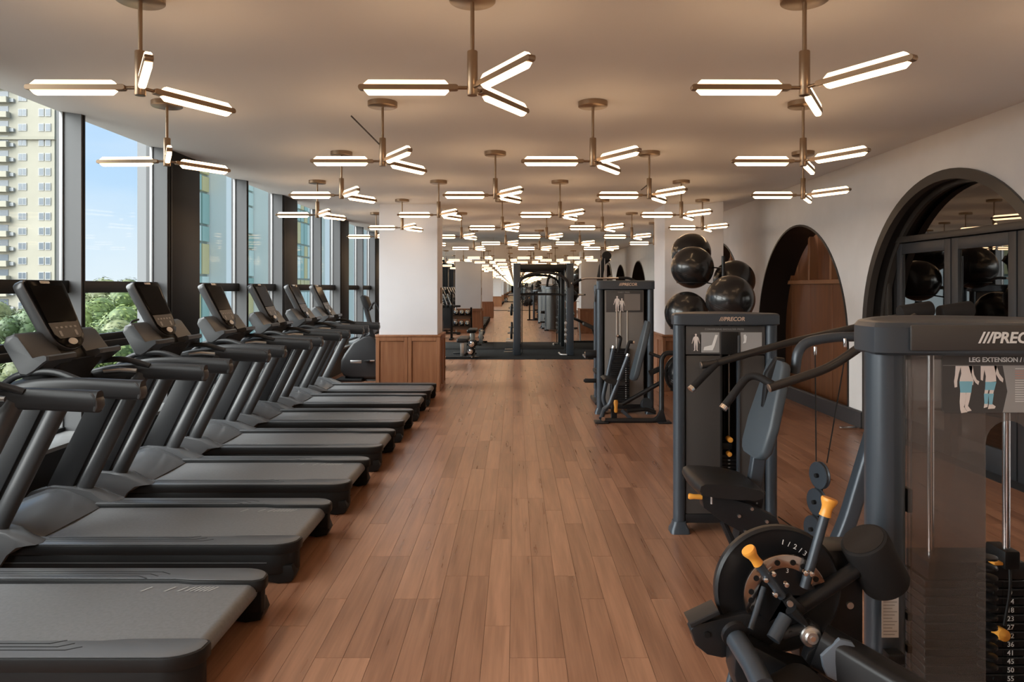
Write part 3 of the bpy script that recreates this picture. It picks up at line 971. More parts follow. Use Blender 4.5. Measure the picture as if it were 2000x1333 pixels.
def figure(parent, x, y, z, h, colour=True, m_body=None):
    """small standing figure printed on a placard, head at the top; x centre, z foot"""
    m_body = m_body or m_pskin
    s = h
    def pl(pts, m, d=0.0):
        q = MW()
        q.prism([(x + a * s, z + b * s) for a, b in pts], 'y', y - 0.0012 - d, y - d)
        return q.build('printed_figure', m, parent)
    pl([(-0.10, 0.50), (-0.115, 0.66), (-0.13, 0.80), (-0.04, 0.845), (-0.025, 0.88), (0.025, 0.88), (0.04, 0.845), (0.13, 0.80), (0.115, 0.66), (0.10, 0.50)], m_body)
    pl([(0.055 * math.cos(t), 0.93 + 0.065 * math.sin(t)) for t in [2 * math.pi * i / 14 for i in range(14)]], m_body)
    for k in (-1, 1):
        pl([(k * 0.10, 0.52), (k * 0.005, 0.50), (k * 0.03, 0.25), (k * 0.035, 0.05), (k * 0.10, 0.0), (k * 0.125, 0.02), (k * 0.085, 0.08), (k * 0.10, 0.28)], m_body)
        pl([(k * 0.125, 0.80), (k * 0.165, 0.72), (k * 0.20, 0.56), (k * 0.235, 0.44), (k * 0.215, 0.42), (k * 0.17, 0.54), (k * 0.13, 0.66)], m_body)

def tower(T, x0, x1, yf, depth, h, cap, pr, base=0.03, m_post=None, m_cap=None, shroud=None, back=True):
    """weight tower: two front posts, a cap bowed in plan, a bowed rear cover"""
    m_post = m_post or m_frame
    for px in (x0, x1 - pr):
        MW().prism([(a, b) for a, b in rrect(px, px + pr, yf, yf + pr, pr * 0.49, 5)], 'z', base, h - cap + 0.004).build('post', m_post, T)
        MW().ring_loft([[(a, b, z) for a, b in rrect(px - g, px + pr + g, yf - g, yf + pr + g, pr * 0.3, 3)] for g, z in ((0.025, 0.0), (0.022, 0.022), (0.008, 0.05), (0.003, 0.075))]).build('post_foot', m_post, T)
    n = 30
    ys = yf + pr
    def plan(g, bow=0.030):
        o = []
        for i in range(n + 1):
            t = i / n
            o.append((x0 + g + (x1 - x0 - 2 * g) * t, yf + g - bow * math.sin(math.pi * t) ** 0.35))
        for i in range(n + 1):
            t = i / n
            o.append((x1 - g - (x1 - x0 - 2 * g) * t, ys - g + (depth - pr * 1.15) * math.sin(math.pi * t) ** 0.8))
        return o
    cp = MW()
    cp.ring_loft([[(a, b, z) for a, b in plan(g)] for g, z in ((0.004, h - cap), (-0.004, h - cap + 0.006), (-0.004, h - 0.014), (0.003, h - 0.003), (0.014, h), (0.03, h - 0.001), (0.045, h - 0.006))])
    cp.build('cap', m_cap or m_frame, T, angle=30)
    MW().box(x0 + pr, x1 - pr, yf + pr * 0.3, yf + pr * 0.7, base + 0.03, base + 0.09, 0.006).build('bottom_rail', m_frame2, T)
    if back:
        o = [(x1 - 0.02 - (x1 - x0 - 0.04) * i / n, ys - 0.02 + (depth - pr * 1.15) * math.sin(math.pi * i / n) ** 0.8) for i in range(n + 1)]
        q = [(x, y - 0.012) for x, y in o[::-1]]
        MW().prism(o + q, 'z', base + 0.03, h - cap + 0.002).build('rear_shroud', m_shroud, T)

# ---------------------------------------------------------------- shoulder press (middle machine)
bx0, bx1, byf = 1.045, 1.729, 4.80
T = wthing('shoulder_press_machine', (1.38, 4.8, 0), 'shoulder press machine with slate backrest and curved press arms, second from the viewer', 'gym machine', 'strength machines')
tower(T, bx0, bx1, byf, 0.42, 1.444, 0.078, 0.078)
yp = byf + 0.025
sh = MW().box(bx0 + 0.082, 1.362, yp, yp + 0.02, 0.12, 1.165, 0.006).build('shroud_panel', m_shroud, T)
MW().box(1.470, bx1 - 0.082, yp, yp + 0.02, 0.12, 1.165, 0.006).build('shroud_panel', m_shroud, T)
MW().box(1.462, 1.482, yp - 0.012, yp + 0.02, 0.12, 1.30, 0.006).build('guide_strip', m_frame, T)
MW().box(1.35, 1.366, yp - 0.002, yp + 0.02, 0.12, 1.30, 0.004).build('guide_strip', m_black, T)
MW().box(1.366, 1.462, yp + 0.20, yp + 0.21, 0.12, 1.36).build('slot_back', m_black, T)
hp = MW().box(bx0 + 0.080, bx1 - 0.080, yp - 0.004, yp + 0.01, 1.172, 1.362, 0.005)
pl = hp.build('placard', m_plac, T)
MW().box(1.356, 1.472, yp - 0.010, yp + 0.0, 1.172, 1.322, 0.012).build('slot_head', m_black, T)
yt = yp - 0.0042
wtext('machine_title', 'CONVERGING SHOULDER PRESS', 0.0175, (1.378, yt, 1.338), (1, 0, 0), (0, 0, 1), m_grey, pl, sx=1.0)
MW().box(1.16, 1.225, yt - 0.001, yt, 1.185, 1.305).build('picture_field', m_plac, pl)
for a, b in ((1.22, 1.345), (1.485, 1.625)):
    MW().box(a, b, yt - 0.001, yt, 1.185, 1.318).build('picture_field', m_grey, pl)
figure(pl, 1.190, yt - 0.001, 1.195, 0.115)
MW().prism([(1.24, 1.20), (1.30, 1.20), (1.312, 1.225), (1.335, 1.30), (1.318, 1.302), (1.296, 1.235), (1.245, 1.222)], 'y', yt - 0.003, yt - 0.001).build('printed_seat', m_white, pl)
MW().prism([(1.50, 1.245), (1.52, 1.25), (1.525, 1.29), (1.515, 1.305), (1.505, 1.30), (1.508, 1.265)], 'y', yt - 0.003, yt - 0.001).build('printed_figure', m_white, pl)
wtext('brand_lettering', '///PRECOR', 0.036, (1.412, byf - 0.0355, 1.407), (1, 0, 0), (0, 0, 1), mat('copper_print', (0.75, 0.58, 0.47), 0.3, metal=0.5), T, shear=0.18, bold=0.0008)
# weight stack in the slot
for i in range(15):
    z = 0.13 + i * 0.0245
    p = MW().box(1.32, 1.508, yp + 0.07, yp + 0.17, z, z + 0.022, 0.003, 1).build('weight_plate', m_frame2, T)
    MW().box(1.424, 1.438, yp + 0.0685, yp + 0.07, z + 0.007, z + 0.014).build('number_mark', m_grey, p)
for x in (1.385, 1.445):
    MW().cyl((x, yp + 0.12, 0.1), (x, yp + 0.12, 1.37), 0.008, n=10).build('guide_rod', m_steel, T)
MW().box(1.38, 1.45, yp + 0.06, yp + 0.17, 0.53, 0.575, 0.006).build('top_plate', m_frame2, T)
MW().rcyl((1.43, yp + 0.03, 0.60), (1.43, yp + 0.10, 0.60), 0.018, 0.005).build('selector_knob', m_orange, T)
MW().rcyl((1.425, yp + 0.03, 0.505), (1.425, yp + 0.08, 0.505), 0.016, 0.005).build('selector_pin', m_orange, T)
MW().tube([(1.415, yp + 0.12, 0.58), (1.415, yp + 0.12, 1.37)], 0.003, 6).build('cable', m_black, T)
# seat
sp = [(0.985, 0.508), (0.992, 0.540), (1.02, 0.556), (1.12, 0.553), (1.24, 0.540), (1.345, 0.512), (1.372, 0.492), (1.365, 0.462), (1.32, 0.444), (1.20, 0.450), (1.06, 0.468), (1.0, 0.48)]
def seat_rings(sp, y0, y1, nose):
    rings = []
    N = 9
    for i in range(N):
        t = i / (N - 1)
        k = math.sin(math.pi * (0.06 + 0.88 * t)) ** 0.35
        rings.append([((x - 1.18) * (0.80 + 0.20 * k) + 1.18, y0 + (y1 - y0) * t, (z - 0.50) * (0.55 + 0.45 * k) + 0.50) for x, z in sp])
    return rings
MW().ring_loft(seat_rings(sp, 3.97, 4.40, 0)).build('seat', m_padk, T, angle=60)
MW().cyl((1.10, 4.1, 0.47), (1.10, 4.1, 0.40), 0.006, n=8).build('seat_pin', m_steel, T)
# backrest pad
ax = Vector((1.372, 0, 0.632)); bx = Vector((1.527, 0, 1.19))
up_ = (bx - ax).normalized(); nrm = Vector((-up_.z, 0, up_.x))
def back_pad(y0, y1, lo, hi, th):
    rings = []
    L = (hi - lo).length
    for t, w, d in ((0.0, 0.55, 0.5), (0.03, 0.80, 0.85), (0.10, 0.95, 1.0), (0.35, 1.0, 1.0), (0.75, 0.80, 1.0), (0.95, 0.66, 0.95), (0.985, 0.62, 0.8), (1.0, 0.54, 0.5)):
        c = lo + up_ * L * t
        ym, hw = (y0 + y1) / 2, (y1 - y0) / 2 * w
        rings.append([Vector((c.x, ym, c.z)) + Vector((0, 1, 0)) * a + nrm * b for a, b in rrect(-hw, hw, -th * d, 0.0, 0.022, 4)])
    return MW().ring_loft(rings)
back_pad(4.10, 4.50, ax, bx, 0.062).build('backrest', m_pad, T, angle=50)
MW().prism([(1.47, 1.11), (1.53, 1.205), (1.575, 1.20), (1.60, 1.10), (1.46, 0.62), (1.42, 0.62)], 'y', 4.27, 4.33, 0.01).build('backrest_bracket', m_frame2, T)
MW().sweep([(1.435, 4.30, 0.66), (1.385, 4.30, 0.33)], rrect(-0.03, 0.03, -0.04, 0.04, 0.012)).build('backrest_post', m_frame, T)
bk = MW().sweep([(1.40, 4.28, 0.44), (1.325, 4.28, 0.12)], rrect(-0.05, 0.05, -0.05, 0.05, 0.006)).build('adjuster_sleeve', m_frame2, T)
for i in range(9):
    z = 0.17 + i * 0.028
    x = 1.325 + (z - 0.12) * 0.075 / 0.32 + 0.015
    MW().cyl((x, 4.2295, z), (x, 4.231, z), 0.0055, n=8).build('index_hole', m_grey, bk)
# seat frame side plate and bolts
fp = [W(1366, 955, 4.15), W(1462, 985, 4.15), W(1516, 1012, 4.15), W(1524, 1028, 4.15), W(1466, 1050, 4.15), W(1412, 1020, 4.15), W(1374, 992, 4.15)]
fpl = MW().prism([(p.x, p.z) for p in fp], 'y', 4.14, 4.24, 0.004).build('seat_frame_plate', m_frame2, T)
for u, v in ((1443, 1008), (1468, 994), (1497, 1019), (1456, 1039)):
    p = W(u, v, 4.14)
    MW().cyl((p.x, 4.128, p.z), (p.x, 4.142, p.z), 0.0095, n=10).build('bolt', m_steel, fpl)
p = W(1345, 970, 4.15)
kn = MW().lathe([(0.0, 0), (0.014, 0), (0.017, 0.006), (0.014, 0.03), (0.015, 0.075), (0, 0.078)], p, (1, 0, -0.05), 14).build('seat_knob', m_orange, T)
MW().cyl((p.x + 0.075, 4.15, p.z), (1.11, 4.15, p.z), 0.006, n=8).build('knob_stem', m_frame2, kn)
MW().tube([W(1412, 1020, 4.2), (1.26, 4.2, 0.12), (1.30, 4.2, 0.02)], 0.02, 8).build('front_leg', m_frame2, T)
MW().box(1.24, 1.75, 4.15, 4.25, 0.0, 0.05, 0.012).build('base_beam', m_frame2, T)
MW().sweep([(1.70, 4.2, 0.03), (1.70, 5.0, 0.03)], rrect(-0.04, 0.04, -0.03, 0.03, 0.01)).build('base_beam', m_frame2, T)
# press arms, each with a handle
ya, yb_ = 3.85, 4.62
na = fillet(WP([(1503, 758, ya), (1621, 719, ya), (1700, 664, ya), (1790, 620, ya)]), 0.09)
arm = MW().tube(na, 0.0235, 18).build('press_arm', m_gun, T)
p0, p1 = na[0], na[1]
d = (p0 - p1).normalized()
MW().cyl(p0 - d * 0.001, p0 + d * 0.006, 0.0225, n=18).build('end_disc', m_steel, arm)
nh = fillet([p0 - d * 0.03, *WP([(1466, 727, ya + 0.08), (1415, 794, ya + 0.05)])], 0.09, 7)
hd = MW().tube(nh, 0.021, 14).build('grip', m_foam, arm)
q = (nh[-1] - nh[-2]).normalized()
MW().cyl(nh[-1] - q * 0.004, nh[-1] + q * 0.018, 0.0218, n=14).build('grip_cap', m_chrome, arm)
fa = fillet(WP([(1370, 714, yb_), (1400, 709, yb_), (1542, 669, yb_), (1700, 634, yb_), (1790, 612, yb_)]), 0.12)
arm2 = MW().tube(fa, 0.0235, 18).build('press_arm', m_gun, T)
d = (fa[0] - fa[1]).normalized()
MW().cyl(fa[0] - d * 0.001, fa[0] + d * 0.006, 0.0225, n=18).build('end_disc', m_steel, arm2)
fh = WP([(1402, 707, yb_), (1352, 758, yb_ - 0.05)])
MW().tube(fh, 0.0225, 14).build('grip', m_foam, arm2)
q = (fh[1] - fh[0]).normalized()
MW().cyl(fh[1] - q * 0.004, fh[1] + q * 0.018, 0.0232, n=14).build('grip_cap', m_chrome, arm2)
# main mast from backrest over to the pivot, and leg
ms = fillet(WP([(1552, 730, 4.3), (1560, 672, 4.3), (1620, 659, 4.3), (1720, 657, 4.3), (1800, 655, 4.3)]), 0.13, 7)
MW().tube(ms, 0.029, 18).build('mast_tube', m_frame, T)
lg = fillet(WP([(1632, 1072, 3.95), (1655, 1020, 3.95), (1712, 830, 3.95), (1740, 680, 3.95), (1755, 620, 3.95)]), 0.1)
MW().sweep(lg, rrect(-0.04, 0.04, -0.045, 0.045, 0.02), up=(0, 1, 0)).build('mast_leg', m_frame, T)
MW().sweep([lg[0] + Vector((0.02, 0, 0)), Vector((1.60, 3.95, 0.03))], rrect(-0.04, 0.04, -0.045, 0.045, 0.02), up=(0, 1, 0)).build('mast_leg_foot', m_frame, T)
MW().box(1.55, 2.10, 3.90, 4.0, 0.0, 0.05, 0.012).build('base_beam', m_frame2, T)
for u in (1757, 1835):
    a, b = W(u, 613, 4.15), W(u + 62, 603, 4.15)
    MW().rcyl(a, b, 0.045, 0.008).build('counterweight', m_foam, T)
# cable run
for a, b in (((1592, 680, 4.2), (1594, 902, 4.1)), ((1650, 700, 4.2), (1615, 905, 4.1)), ((1520, 1010, 4.25), (1577, 1050, 4.1))):
    MW().tube(WP([a, b]), 0.0035, 6).build('cable', m_black, T)
for u, v in ((1592, 684), (1650, 668)):
    p = W(u, v, 4.2)
    MW().rcyl((p.x, p.y, p.z - 0.03), (p.x, p.y, p.z + 0.02), 0.009, 0.002, 10).build('cable_end', m_chrome, T)
for u, v in ((1601, 929), (1596, 981), (1590, 1034)):
    c = W(u, v, 4.1)
    n_ = Vector((-0.95, -0.25, 0)).normalized()
    pu = MW().lathe([(0.0, -0.014), (0.02, -0.016), (0.024, -0.012), (0.064, -0.012), (0.074, -0.014), (0.076, -0.008), (0.068, 0.0), (0.076, 0.008), (0.074, 0.014), (0.024, 0.012), (0.0, 0.014)], c, n_, 28).build('pulley', m_frame, T)
    MW().cyl(c + n_ * -0.03, c + n_ * 0.03, 0.012, n=10).build('pulley_axle', m_black, pu)
MW().sweep(WP([(1604, 905, 4.13), (1588, 1075, 4.13)]), rrect(-0.012, 0.012, -0.03, 0.03, 0.004), up=(0, 1, 0)).build('pulley_block', m_frame2, T)

# ---------------------------------------------------------------- leg extension (nearest machine)
ax0, ax1, ayf = 0.885, 1.557, 1.80
T = wthing('leg_extension_machine', (1.2, 1.8, 0), 'leg extension machine with smoked shroud and numbered cam disc, nearest the viewer at right', 'gym machine', 'strength machines')
tower(T, ax0, ax1, ayf, 0.44, 1.528, 0.082, 0.093, back=False)
yp = ayf + 0.02
cp = MW().box(0.955, 1.463, ayf - 0.0355, ayf - 0.026, 1.458, 1.520, 0.004).build('cap_plate', m_shroud, T)
wtext('brand_lettering', '///PRECOR', 0.037, (1.202, ayf - 0.0365, 1.489), (1, 0, 0), (0, 0, 1), m_white, T, shear=0.2, bold=0.001)
# smoked shroud: left panel, right panel, head piece round the slot
x_s0, x_s1 = 1.170, 1.285
def smoked(pts, nm):
    return MW().prism(pts, 'y', yp, yp + 0.005).build(nm, m_smoke, T)
k0, k1 = ax0 + 0.100, ax1 - 0.114
arch_top = [(x_s0 + 0.0, 1.20)] + [(x_s0 + (x_s1 - x_s0) * 0.5 - (x_s1 - x_s0) * 0.5 * math.cos(t), 1.225 + 0.055 * math.sin(t)) for t in [math.pi * i / 10 for i in range(11)]] + [(x_s1, 1.20)]
smoked([(k0, 0.1), (x_s0, 0.1), (x_s0, 1.20), (k0, 1.20)], 'shroud_panel')
smoked([(x_s1, 0.1), (k1, 0.1), (k1, 1.20), (x_s1, 1.20)], 'shroud_panel')
smoked([(k0, 1.20)] + arch_top + [(k1, 1.20), (k1, 1.45), (k0, 1.45)], 'shroud_head')
MW().tube([(k0 - 0.003, yp + 0.003, 0.1), (k0 - 0.003, yp + 0.003, 1.445)], 0.006, 8).build('shroud_edge', m_smoke, T)
MW().box(ax0 + 0.21, ax1 - 0.14, ayf + 0.405, ayf + 0.41, 0.1, 1.45).build('rear_shroud', m_smoke, T)
for z in (1.05, 0.78, 0.70):
    MW().box(ax0 + 0.091, ax0 + 0.104, ayf + 0.02, ayf + 0.05, z, z + 0.06 if z > 1 else z + 0.02, 0.003).build('hinge', m_black, T)
# placard
pz0, pz1, px0, px1 = 1.300, 1.443, 1.060, 1.41
py = yp - 0.0015
pl = MW().prism(rrect(px0, px1, pz0, pz1, 0.012), 'y', py - 0.001, py).build('placard', m_plac, T)
wtext('machine_title', 'LEG EXTENSION / LEG CURL', 0.0165, (1.1260, py - 0.0016, 1.4315), (1, 0, 0), (0, 0, 1), m_white, pl, align='LEFT', bold=0.0003)
MW().box(px0 + 0.002, px1 - 0.002, py - 0.0014, py - 0.001, 1.4175, 1.4183).build('rule_line', m_grey, pl)
MW().prism([(1.2105, 1.301), (1.222, 1.353), (1.2105, 1.417), (1.40, 1.417), (1.40, 1.301)], 'y', py - 0.0015, py - 0.001).build('picture_field', m_grey, pl)
for i in range(15):
    MW().box(1.241, 1.30, py - 0.002, py - 0.0015, 1.409 - i * 0.0058, 1.4105 - i * 0.0058).build('text_line', m_pred if i in (1, 2, 3, 4) else m_white, pl)
def P2(lst, m, d=0.002):
    q = MW()
    q.prism([(W(u, 0, 1.82).x, W(0, v, 1.82).z) for u, v in lst], 'y', py - d, py - d + 0.0006)
    return q.build('printed_figure', m, pl)
P2([(1865, 715), (1898, 715), (1896, 730), (1900, 745), (1899, 752), (1873, 752), (1873, 742), (1876, 730), (1875, 716)], m_pskin)
P2([(1865, 715), (1875, 716), (1871, 730), (1868, 745), (1868, 756), (1863, 757), (1862, 745), (1864, 732)], m_pskin)
P2([(1890, 715), (1898, 715), (1901, 732), (1906, 742), (1911, 745), (1909, 752), (1904, 748), (1897, 737)], m_pskin)
P2([(1872, 745), (1898, 745), (1896, 758), (1895, 767), (1874, 767), (1873, 756)], m_pblue, 0.0026)
P2([(1874, 766), (1885, 766), (1884, 785), (1881, 795), (1888, 805), (1876, 807), (1874, 800), (1873, 785)], m_pskin)
P2([(1886, 766), (1895, 766), (1892, 782), (1889, 793), (1896, 802), (1888, 804), (1883, 797), (1883, 784)], m_pskin)
P2([(1914, 715), (1946, 715), (1943, 728), (1944, 745), (1923, 747), (1924, 735), (1921, 722), (1919, 735), (1918, 744), (1914, 742), (1914, 728)], m_pskin)
P2([(1940, 715), (1945, 715), (1950, 730), (1958, 740), (1957, 747), (1951, 743), (1943, 730)], m_pskin)
P2([(1923, 746), (1944, 746), (1940, 762), (1922, 762)], m_pblue, 0.0026)
P2([(1922, 761), (1929, 761), (1927, 770), (1921, 770)], m_pskin)
P2([(1932, 761), (1940, 761), (1938, 770), (1930, 770)], m_pskin)
P2([(1920, 769), (1929, 769), (1927, 789), (1921, 789)], m_pblue, 0.0026)
P2([(1929, 769), (1939, 769), (1936, 790), (1930, 790)], m_pblue, 0.0026)
P2([(1921, 788), (1928, 788), (1927, 795), (1920, 797)], m_pskin)
P2([(1930, 789), (1936, 789), (1943, 794), (1941, 798), (1928, 799)], m_pskin)
# weight stack
NUM = ['5', '9', '14', '18', '23', '27', '32', '36', '41', '45', '50', '55', '59', '64', '68', '73']
for i in range(34):
    z1 = 0.803 - i * 0.0236
    p = MW().box(1.13, 1.42, 2.02, 2.14, z1 - 0.0222, z1, 0.003, 1).build('weight_plate', m_frame2, T)
    if i < 16:
        MW().box(1.346, 1.388, 2.0185, 2.02, z1 - 0.0185, z1 - 0.004).build('number_tag', m_black, p)
        wtext('plate_number', NUM[i], 0.0195, (1.366, 2.018, z1 - 0.0112), (1, 0, 0), (0, 0, 1), m_white, p, align='CENTER')
        MW().cyl((1.322, 2.015, z1 - 0.011), (1.322, 2.021, z1 - 0.011), 0.005, n=8).build('pin_hole', m_black, p)
for x in (1.335, 1.18):
    MW().cyl((x, 1.99 if x > 1.3 else 2.08, 0.86 if x > 1.3 else 0.1), (x, 1.99 if x > 1.3 else 2.08, 1.44), 0.0095, n=14).build('guide_rod', m_chrome, T)
MW().box(1.315, 1.358, 1.965, 2.05, 0.852, 0.902, 0.006).build('rod_collar', m_black, T)
MW().box(1.14, 1.41, 2.02, 2.14, 0.803, 0.853, 0.006).build('top_plate', m_frame2, T)
MW().tube(fillet([(1.335, 1.975, 0.86), (1.33, 1.965, 0.80), (1.32, 1.975, 0.70)], 0.03), 0.004, 8).build('pin_lanyard', m_black, T)
MW().lathe([(0, 0), (0.012, 0), (0.018, 0.012), (0.016, 0.04), (0, 0.045)], (1.318, 2.01, 0.668), (0, -1, 0.15), 14).build('selector_pin', m_orange, T)
MW().box(1.29, 1.315, 1.97, 2.0, 0.862, 0.871, 0.003).build('selector_flag', m_orange, T)
for i in range(12):
    MW().lathe([(0.014, -0.006), (0.024, -0.003), (0.024, 0.003), (0.014, 0.006)], (1.245, 1.93, 0.90 - i * 0.026), (0, 0, 1), 14).build('spring_coil', m_frame2, T)
# warning sticker on the post
st_ = W(1722, 1150, ayf - 0.001); st2 = W(1755, 1246, ayf - 0.001)
sk_ = MW().box(st_.x, st2.x, ayf - 0.0015, ayf - 0.0005, st2.z, st_.z).build('warning_sticker', mat('sticker_white', (0.62, 0.62, 0.62), 0.5), T)
for i in range(14):
    z = st_.z - 0.008 - i * 0.008
    MW().box(st_.x + 0.004, st2.x - 0.004 - 0.006 * (i % 3), ayf - 0.0022, ayf - 0.0015, z - 0.0022, z).build('text_line', m_grey, sk_)
# cam disc and its plates
DY = 1.70
dc = W(1512, 1143, DY)
def D(u, v, y=DY): return W(u, v, y)
MW().lathe([(0.0, 0.0), (0.136, 0.0), (0.142, -0.004), (0.145, -0.010), (0.145, -0.024), (0.139, -0.03), (0.132, -0.026), (0.0, -0.024)], dc, (0, 1, 0), 56).build('cam_disc', m_frame2, T)
disc_y = DY - 0.030
for s, u, v, rot in (('1', 1529, 1060, 0.2), ('/', 1541, 1064, 0.2), ('2', 1553, 1069, 0.35), ('/', 1563, 1076, 0.4), ('3', 1572, 1082, 0.55)):
    p = W(u, v, disc_y)
    wtext('disc_number', s, 0.016, p, (math.cos(rot), 0, -math.sin(rot)), (math.sin(rot), 0, math.cos(rot)), m_white, T)
# chrome sector with holes
def sector(c, r0, r1, a0, a1, n=24):
    o = [(c.x + r1 * math.cos(math.radians(a0 + (a1 - a0) * i / n)), c.z + r1 * math.sin(math.radians(a0 + (a1 - a0) * i / n))) for i in range(n + 1)]
    o += [(c.x + r0 * math.cos(math.radians(a1 + (a0 - a1) * i / n)), c.z + r0 * math.sin(math.radians(a1 + (a0 - a1) * i / n))) for i in range(n + 1)]
    return o
sc_c = W(1532, 1163, DY - 0.05)
pl_in = MW().prism(sector(sc_c, 0.0, 0.070, 0, 359), 'y', DY - 0.052, DY - 0.042).build('inner_plate', m_frame2, T)
se = MW().prism(sector(sc_c, 0.063, 0.094, 20, 205), 'y', DY - 0.058, DY - 0.048, 0.002).build('index_sector', mat('tinted_chrome', (0.42, 0.34, 0.29), 0.22, metal=1.0), T)
for a in (200, 186, 172, 148, 104, 78, 60, 44, 30):
    c = Vector((sc_c.x + 0.078 * math.cos(math.radians(a)), DY, sc_c.z + 0.078 * math.sin(math.radians(a))))
    MW().cyl((c.x, DY - 0.0595, c.z), (c.x, DY - 0.0575, c.z), 0.0065, n=12).build('index_hole', m_black, se)
for s, u, v, rot in (('3', 1538, 1116, 0.1), ('1', 1478, 1166, -1.3)):
    wtext('disc_number', s, 0.014, W(u, v, DY - 0.0525), (math.cos(rot), 0, -math.sin(rot)), (math.sin(rot), 0, math.cos(rot)), m_white, T)
# selector lever with amber knob, on the sector
def lever(p0, p1, k0, rad, nm):
    p0, p1 = Vector(p0), Vector(p1)
    d = (p1 - p0).normalized()
    lv = MW().tube([p0, p1], rad, 14).build(nm, m_frame, T)
    MW().lathe([(0.0, -0.004), (rad * 1.25, -0.004), (rad * 1.1, 0.008), (rad * 1.15, 0.017), (rad * 1.6, 0.028), (rad * 1.72, 0.033), (rad * 1.6, 0.037), (0, 0.038)], p1, d, 20).build('lever_knob', m_orange, lv)
    return lv
lever(D(1528, 1166, DY - 0.09), D(1479, 1099, DY - 0.10), 0, 0.0095, 'index_lever')
lever(D(1571, 1148, DY - 0.07), D(1612, 1005, DY - 0.07), 0, 0.0105, 'release_lever')
for u, v in ((1496, 1134), (1511, 1122), (1515, 1163), (1536, 1143), (1574, 1121), (1585, 1122)):
    p = D(u, v, DY - 0.105)
    MW().rcyl((p.x, p.y - 0.004, p.z), (p.x, p.y + 0.012, p.z), 0.0058, 0.002, 10).build('bolt', m_chrome, T)
ck = MW().prism([(D(u, v).x, D(u, v).z) for u, v in ((1500, 1140), (1516, 1130), (1538, 1150), (1545, 1160), (1520, 1172))], 'y', DY - 0.098, DY - 0.075, 0.003).build('lever_clevis', m_frame2, T)
# long thin links below
MW().tube(WP([(1492, 1148, DY - 0.06), (1466, 1230, DY - 0.1)]), 0.0065, 10).build('link_rod', m_frame, T)
MW().tube(WP([(1441, 1275, DY - 0.02), (1423, 1340, DY - 0.02)]), 0.008, 10).build('link_rod', m_frame, T)
# pad arm and shin pad
MW().tube([D(1555, 1190, DY - 0.06), D(1690, 1100, DY - 0.02)], 0.0178, 18).build('pad_arm', m_frame2, T)
n_ = Vector((-0.5, -0.2, 0.84)).normalized()
pc = W(1686, 1054, DY - 0.03)
MW().rcyl(pc, pc - n_ * 0.135, 0.0535, 0.007, 36).build('shin_pad', m_foam, T)
MW().cyl(pc - n_ * 0.0, pc + n_ * 0.0012, 0.045, n=32).build('pad_end', m_padk, T)
# hub bracket with steel knob
hb = MW().prism([(D(u, v).x, D(u, v).z) for u, v in ((1526, 1178), (1543, 1168), (1560, 1180), (1566, 1200), (1585, 1212), (1620, 1216), (1640, 1240), (1660, 1262), (1650, 1272), (1610, 1258), (1580, 1262), (1545, 1254), (1530, 1236), (1535, 1220), (1552, 1206), (1530, 1200))], 'y', DY - 0.13, DY - 0.10, 0.004).build('hub_bracket', m_frame2, T)
c = D(1582, 1242, DY - 0.13)
MW().lathe([(0.0, 0.0), (0.0125, 0.0), (0.0155, 0.004), (0.021, 0.006), (0.0225, 0.010), (0.0215, 0.018), (0.0, 0.018)], (c.x, c.y - 0.016, c.z), (0, 1, 0), 24).build('steel_knob', m_steel, hb, angle=15)
MW().cyl((c.x, c.y - 0.018, c.z), (c.x, c.y - 0.014, c.z), 0.006, n=6).build('knob_screw', m_chrome, hb)
for u, v in ((1544, 1238), (1618, 1240), (1543, 1180)):
    p = D(u, v, DY - 0.13)
    MW().cyl((p.x, p.y - 0.003, p.z), (p.x, p.y + 0.003, p.z), 0.0065, n=12).build('bolt', m_black if u != 1543 else m_steel, hb)
MW().tube(WP([(1545, 1190, DY - 0.12), (1575, 1225, DY - 0.12), (1520, 1240, DY - 0.12)]), 0.014, 12).build('hub_tube', m_frame2, T)
MW().tube(WP([(1535, 1205, DY - 0.11), (1510, 1250, DY - 0.13)]), 0.015, 12).build('strut', m_frame, T)
# plate and arm at the left, with lower roller
ap = [(1340, 1215), (1346, 1205), (1440, 1182), (1500, 1190), (1500, 1240), (1470, 1255), (1400, 1268), (1372, 1262), (1350, 1244)]
pp = MW().prism([(D(u, v).x, D(u, v).z) for u, v in ap], 'y', DY - 0.045, DY - 0.005, 0.005).build('side_plate', m_frame2, T)
p = D(1381, 1240, DY - 0.046)
MW().cyl((p.x, p.y - 0.003, p.z), (p.x, p.y + 0.002, p.z), 0.007, n=12).build('bolt', m_black, pp)
MW().sweep(WP([(1343, 1212, DY - 0.03), (1398, 1186, DY - 0.03)]), rrect(-0.03, 0.03, -0.006, 0.006, 0.003), up=(0, 0, 1)).build('stop_pad', m_char, T)
lp = [(1406, 1225), (1420, 1212), (1440, 1214), (1500, 1246), (1558, 1262), (1545, 1310), (1520, 1333), (1450, 1320), (1412, 1296), (1404, 1268)]
MW().prism([(D(u, v).x, D(u, v).z) for u, v in lp], 'y', DY - 0.12, DY - 0.05, 0.006).build('lower_plate', m_frame2, T)
ra = WP([(1431, 1238, DY - 0.11), (1470, 1300, DY - 0.20), (1492, 1345, DY - 0.26)])
MW().tube(ra, 0.0225, 18).build('roller_arm', m_frame, T)
MW().lathe([(0.024, 0), (0.030, 0.002), (0.030, 0.012), (0.024, 0.014)], D(1433, 1235, DY - 0.115), (ra[1] - ra[0]), 20).build('arm_collar', m_frame2, T)
rc = W(1502, 1360, DY - 0.22)
MW().rcyl(rc + Vector((-0.06, -0.05, -0.03)), rc + Vector((0.10, 0.06, -0.02)), 0.055, 0.008, 28).build('lower_roller', m_foam, T)
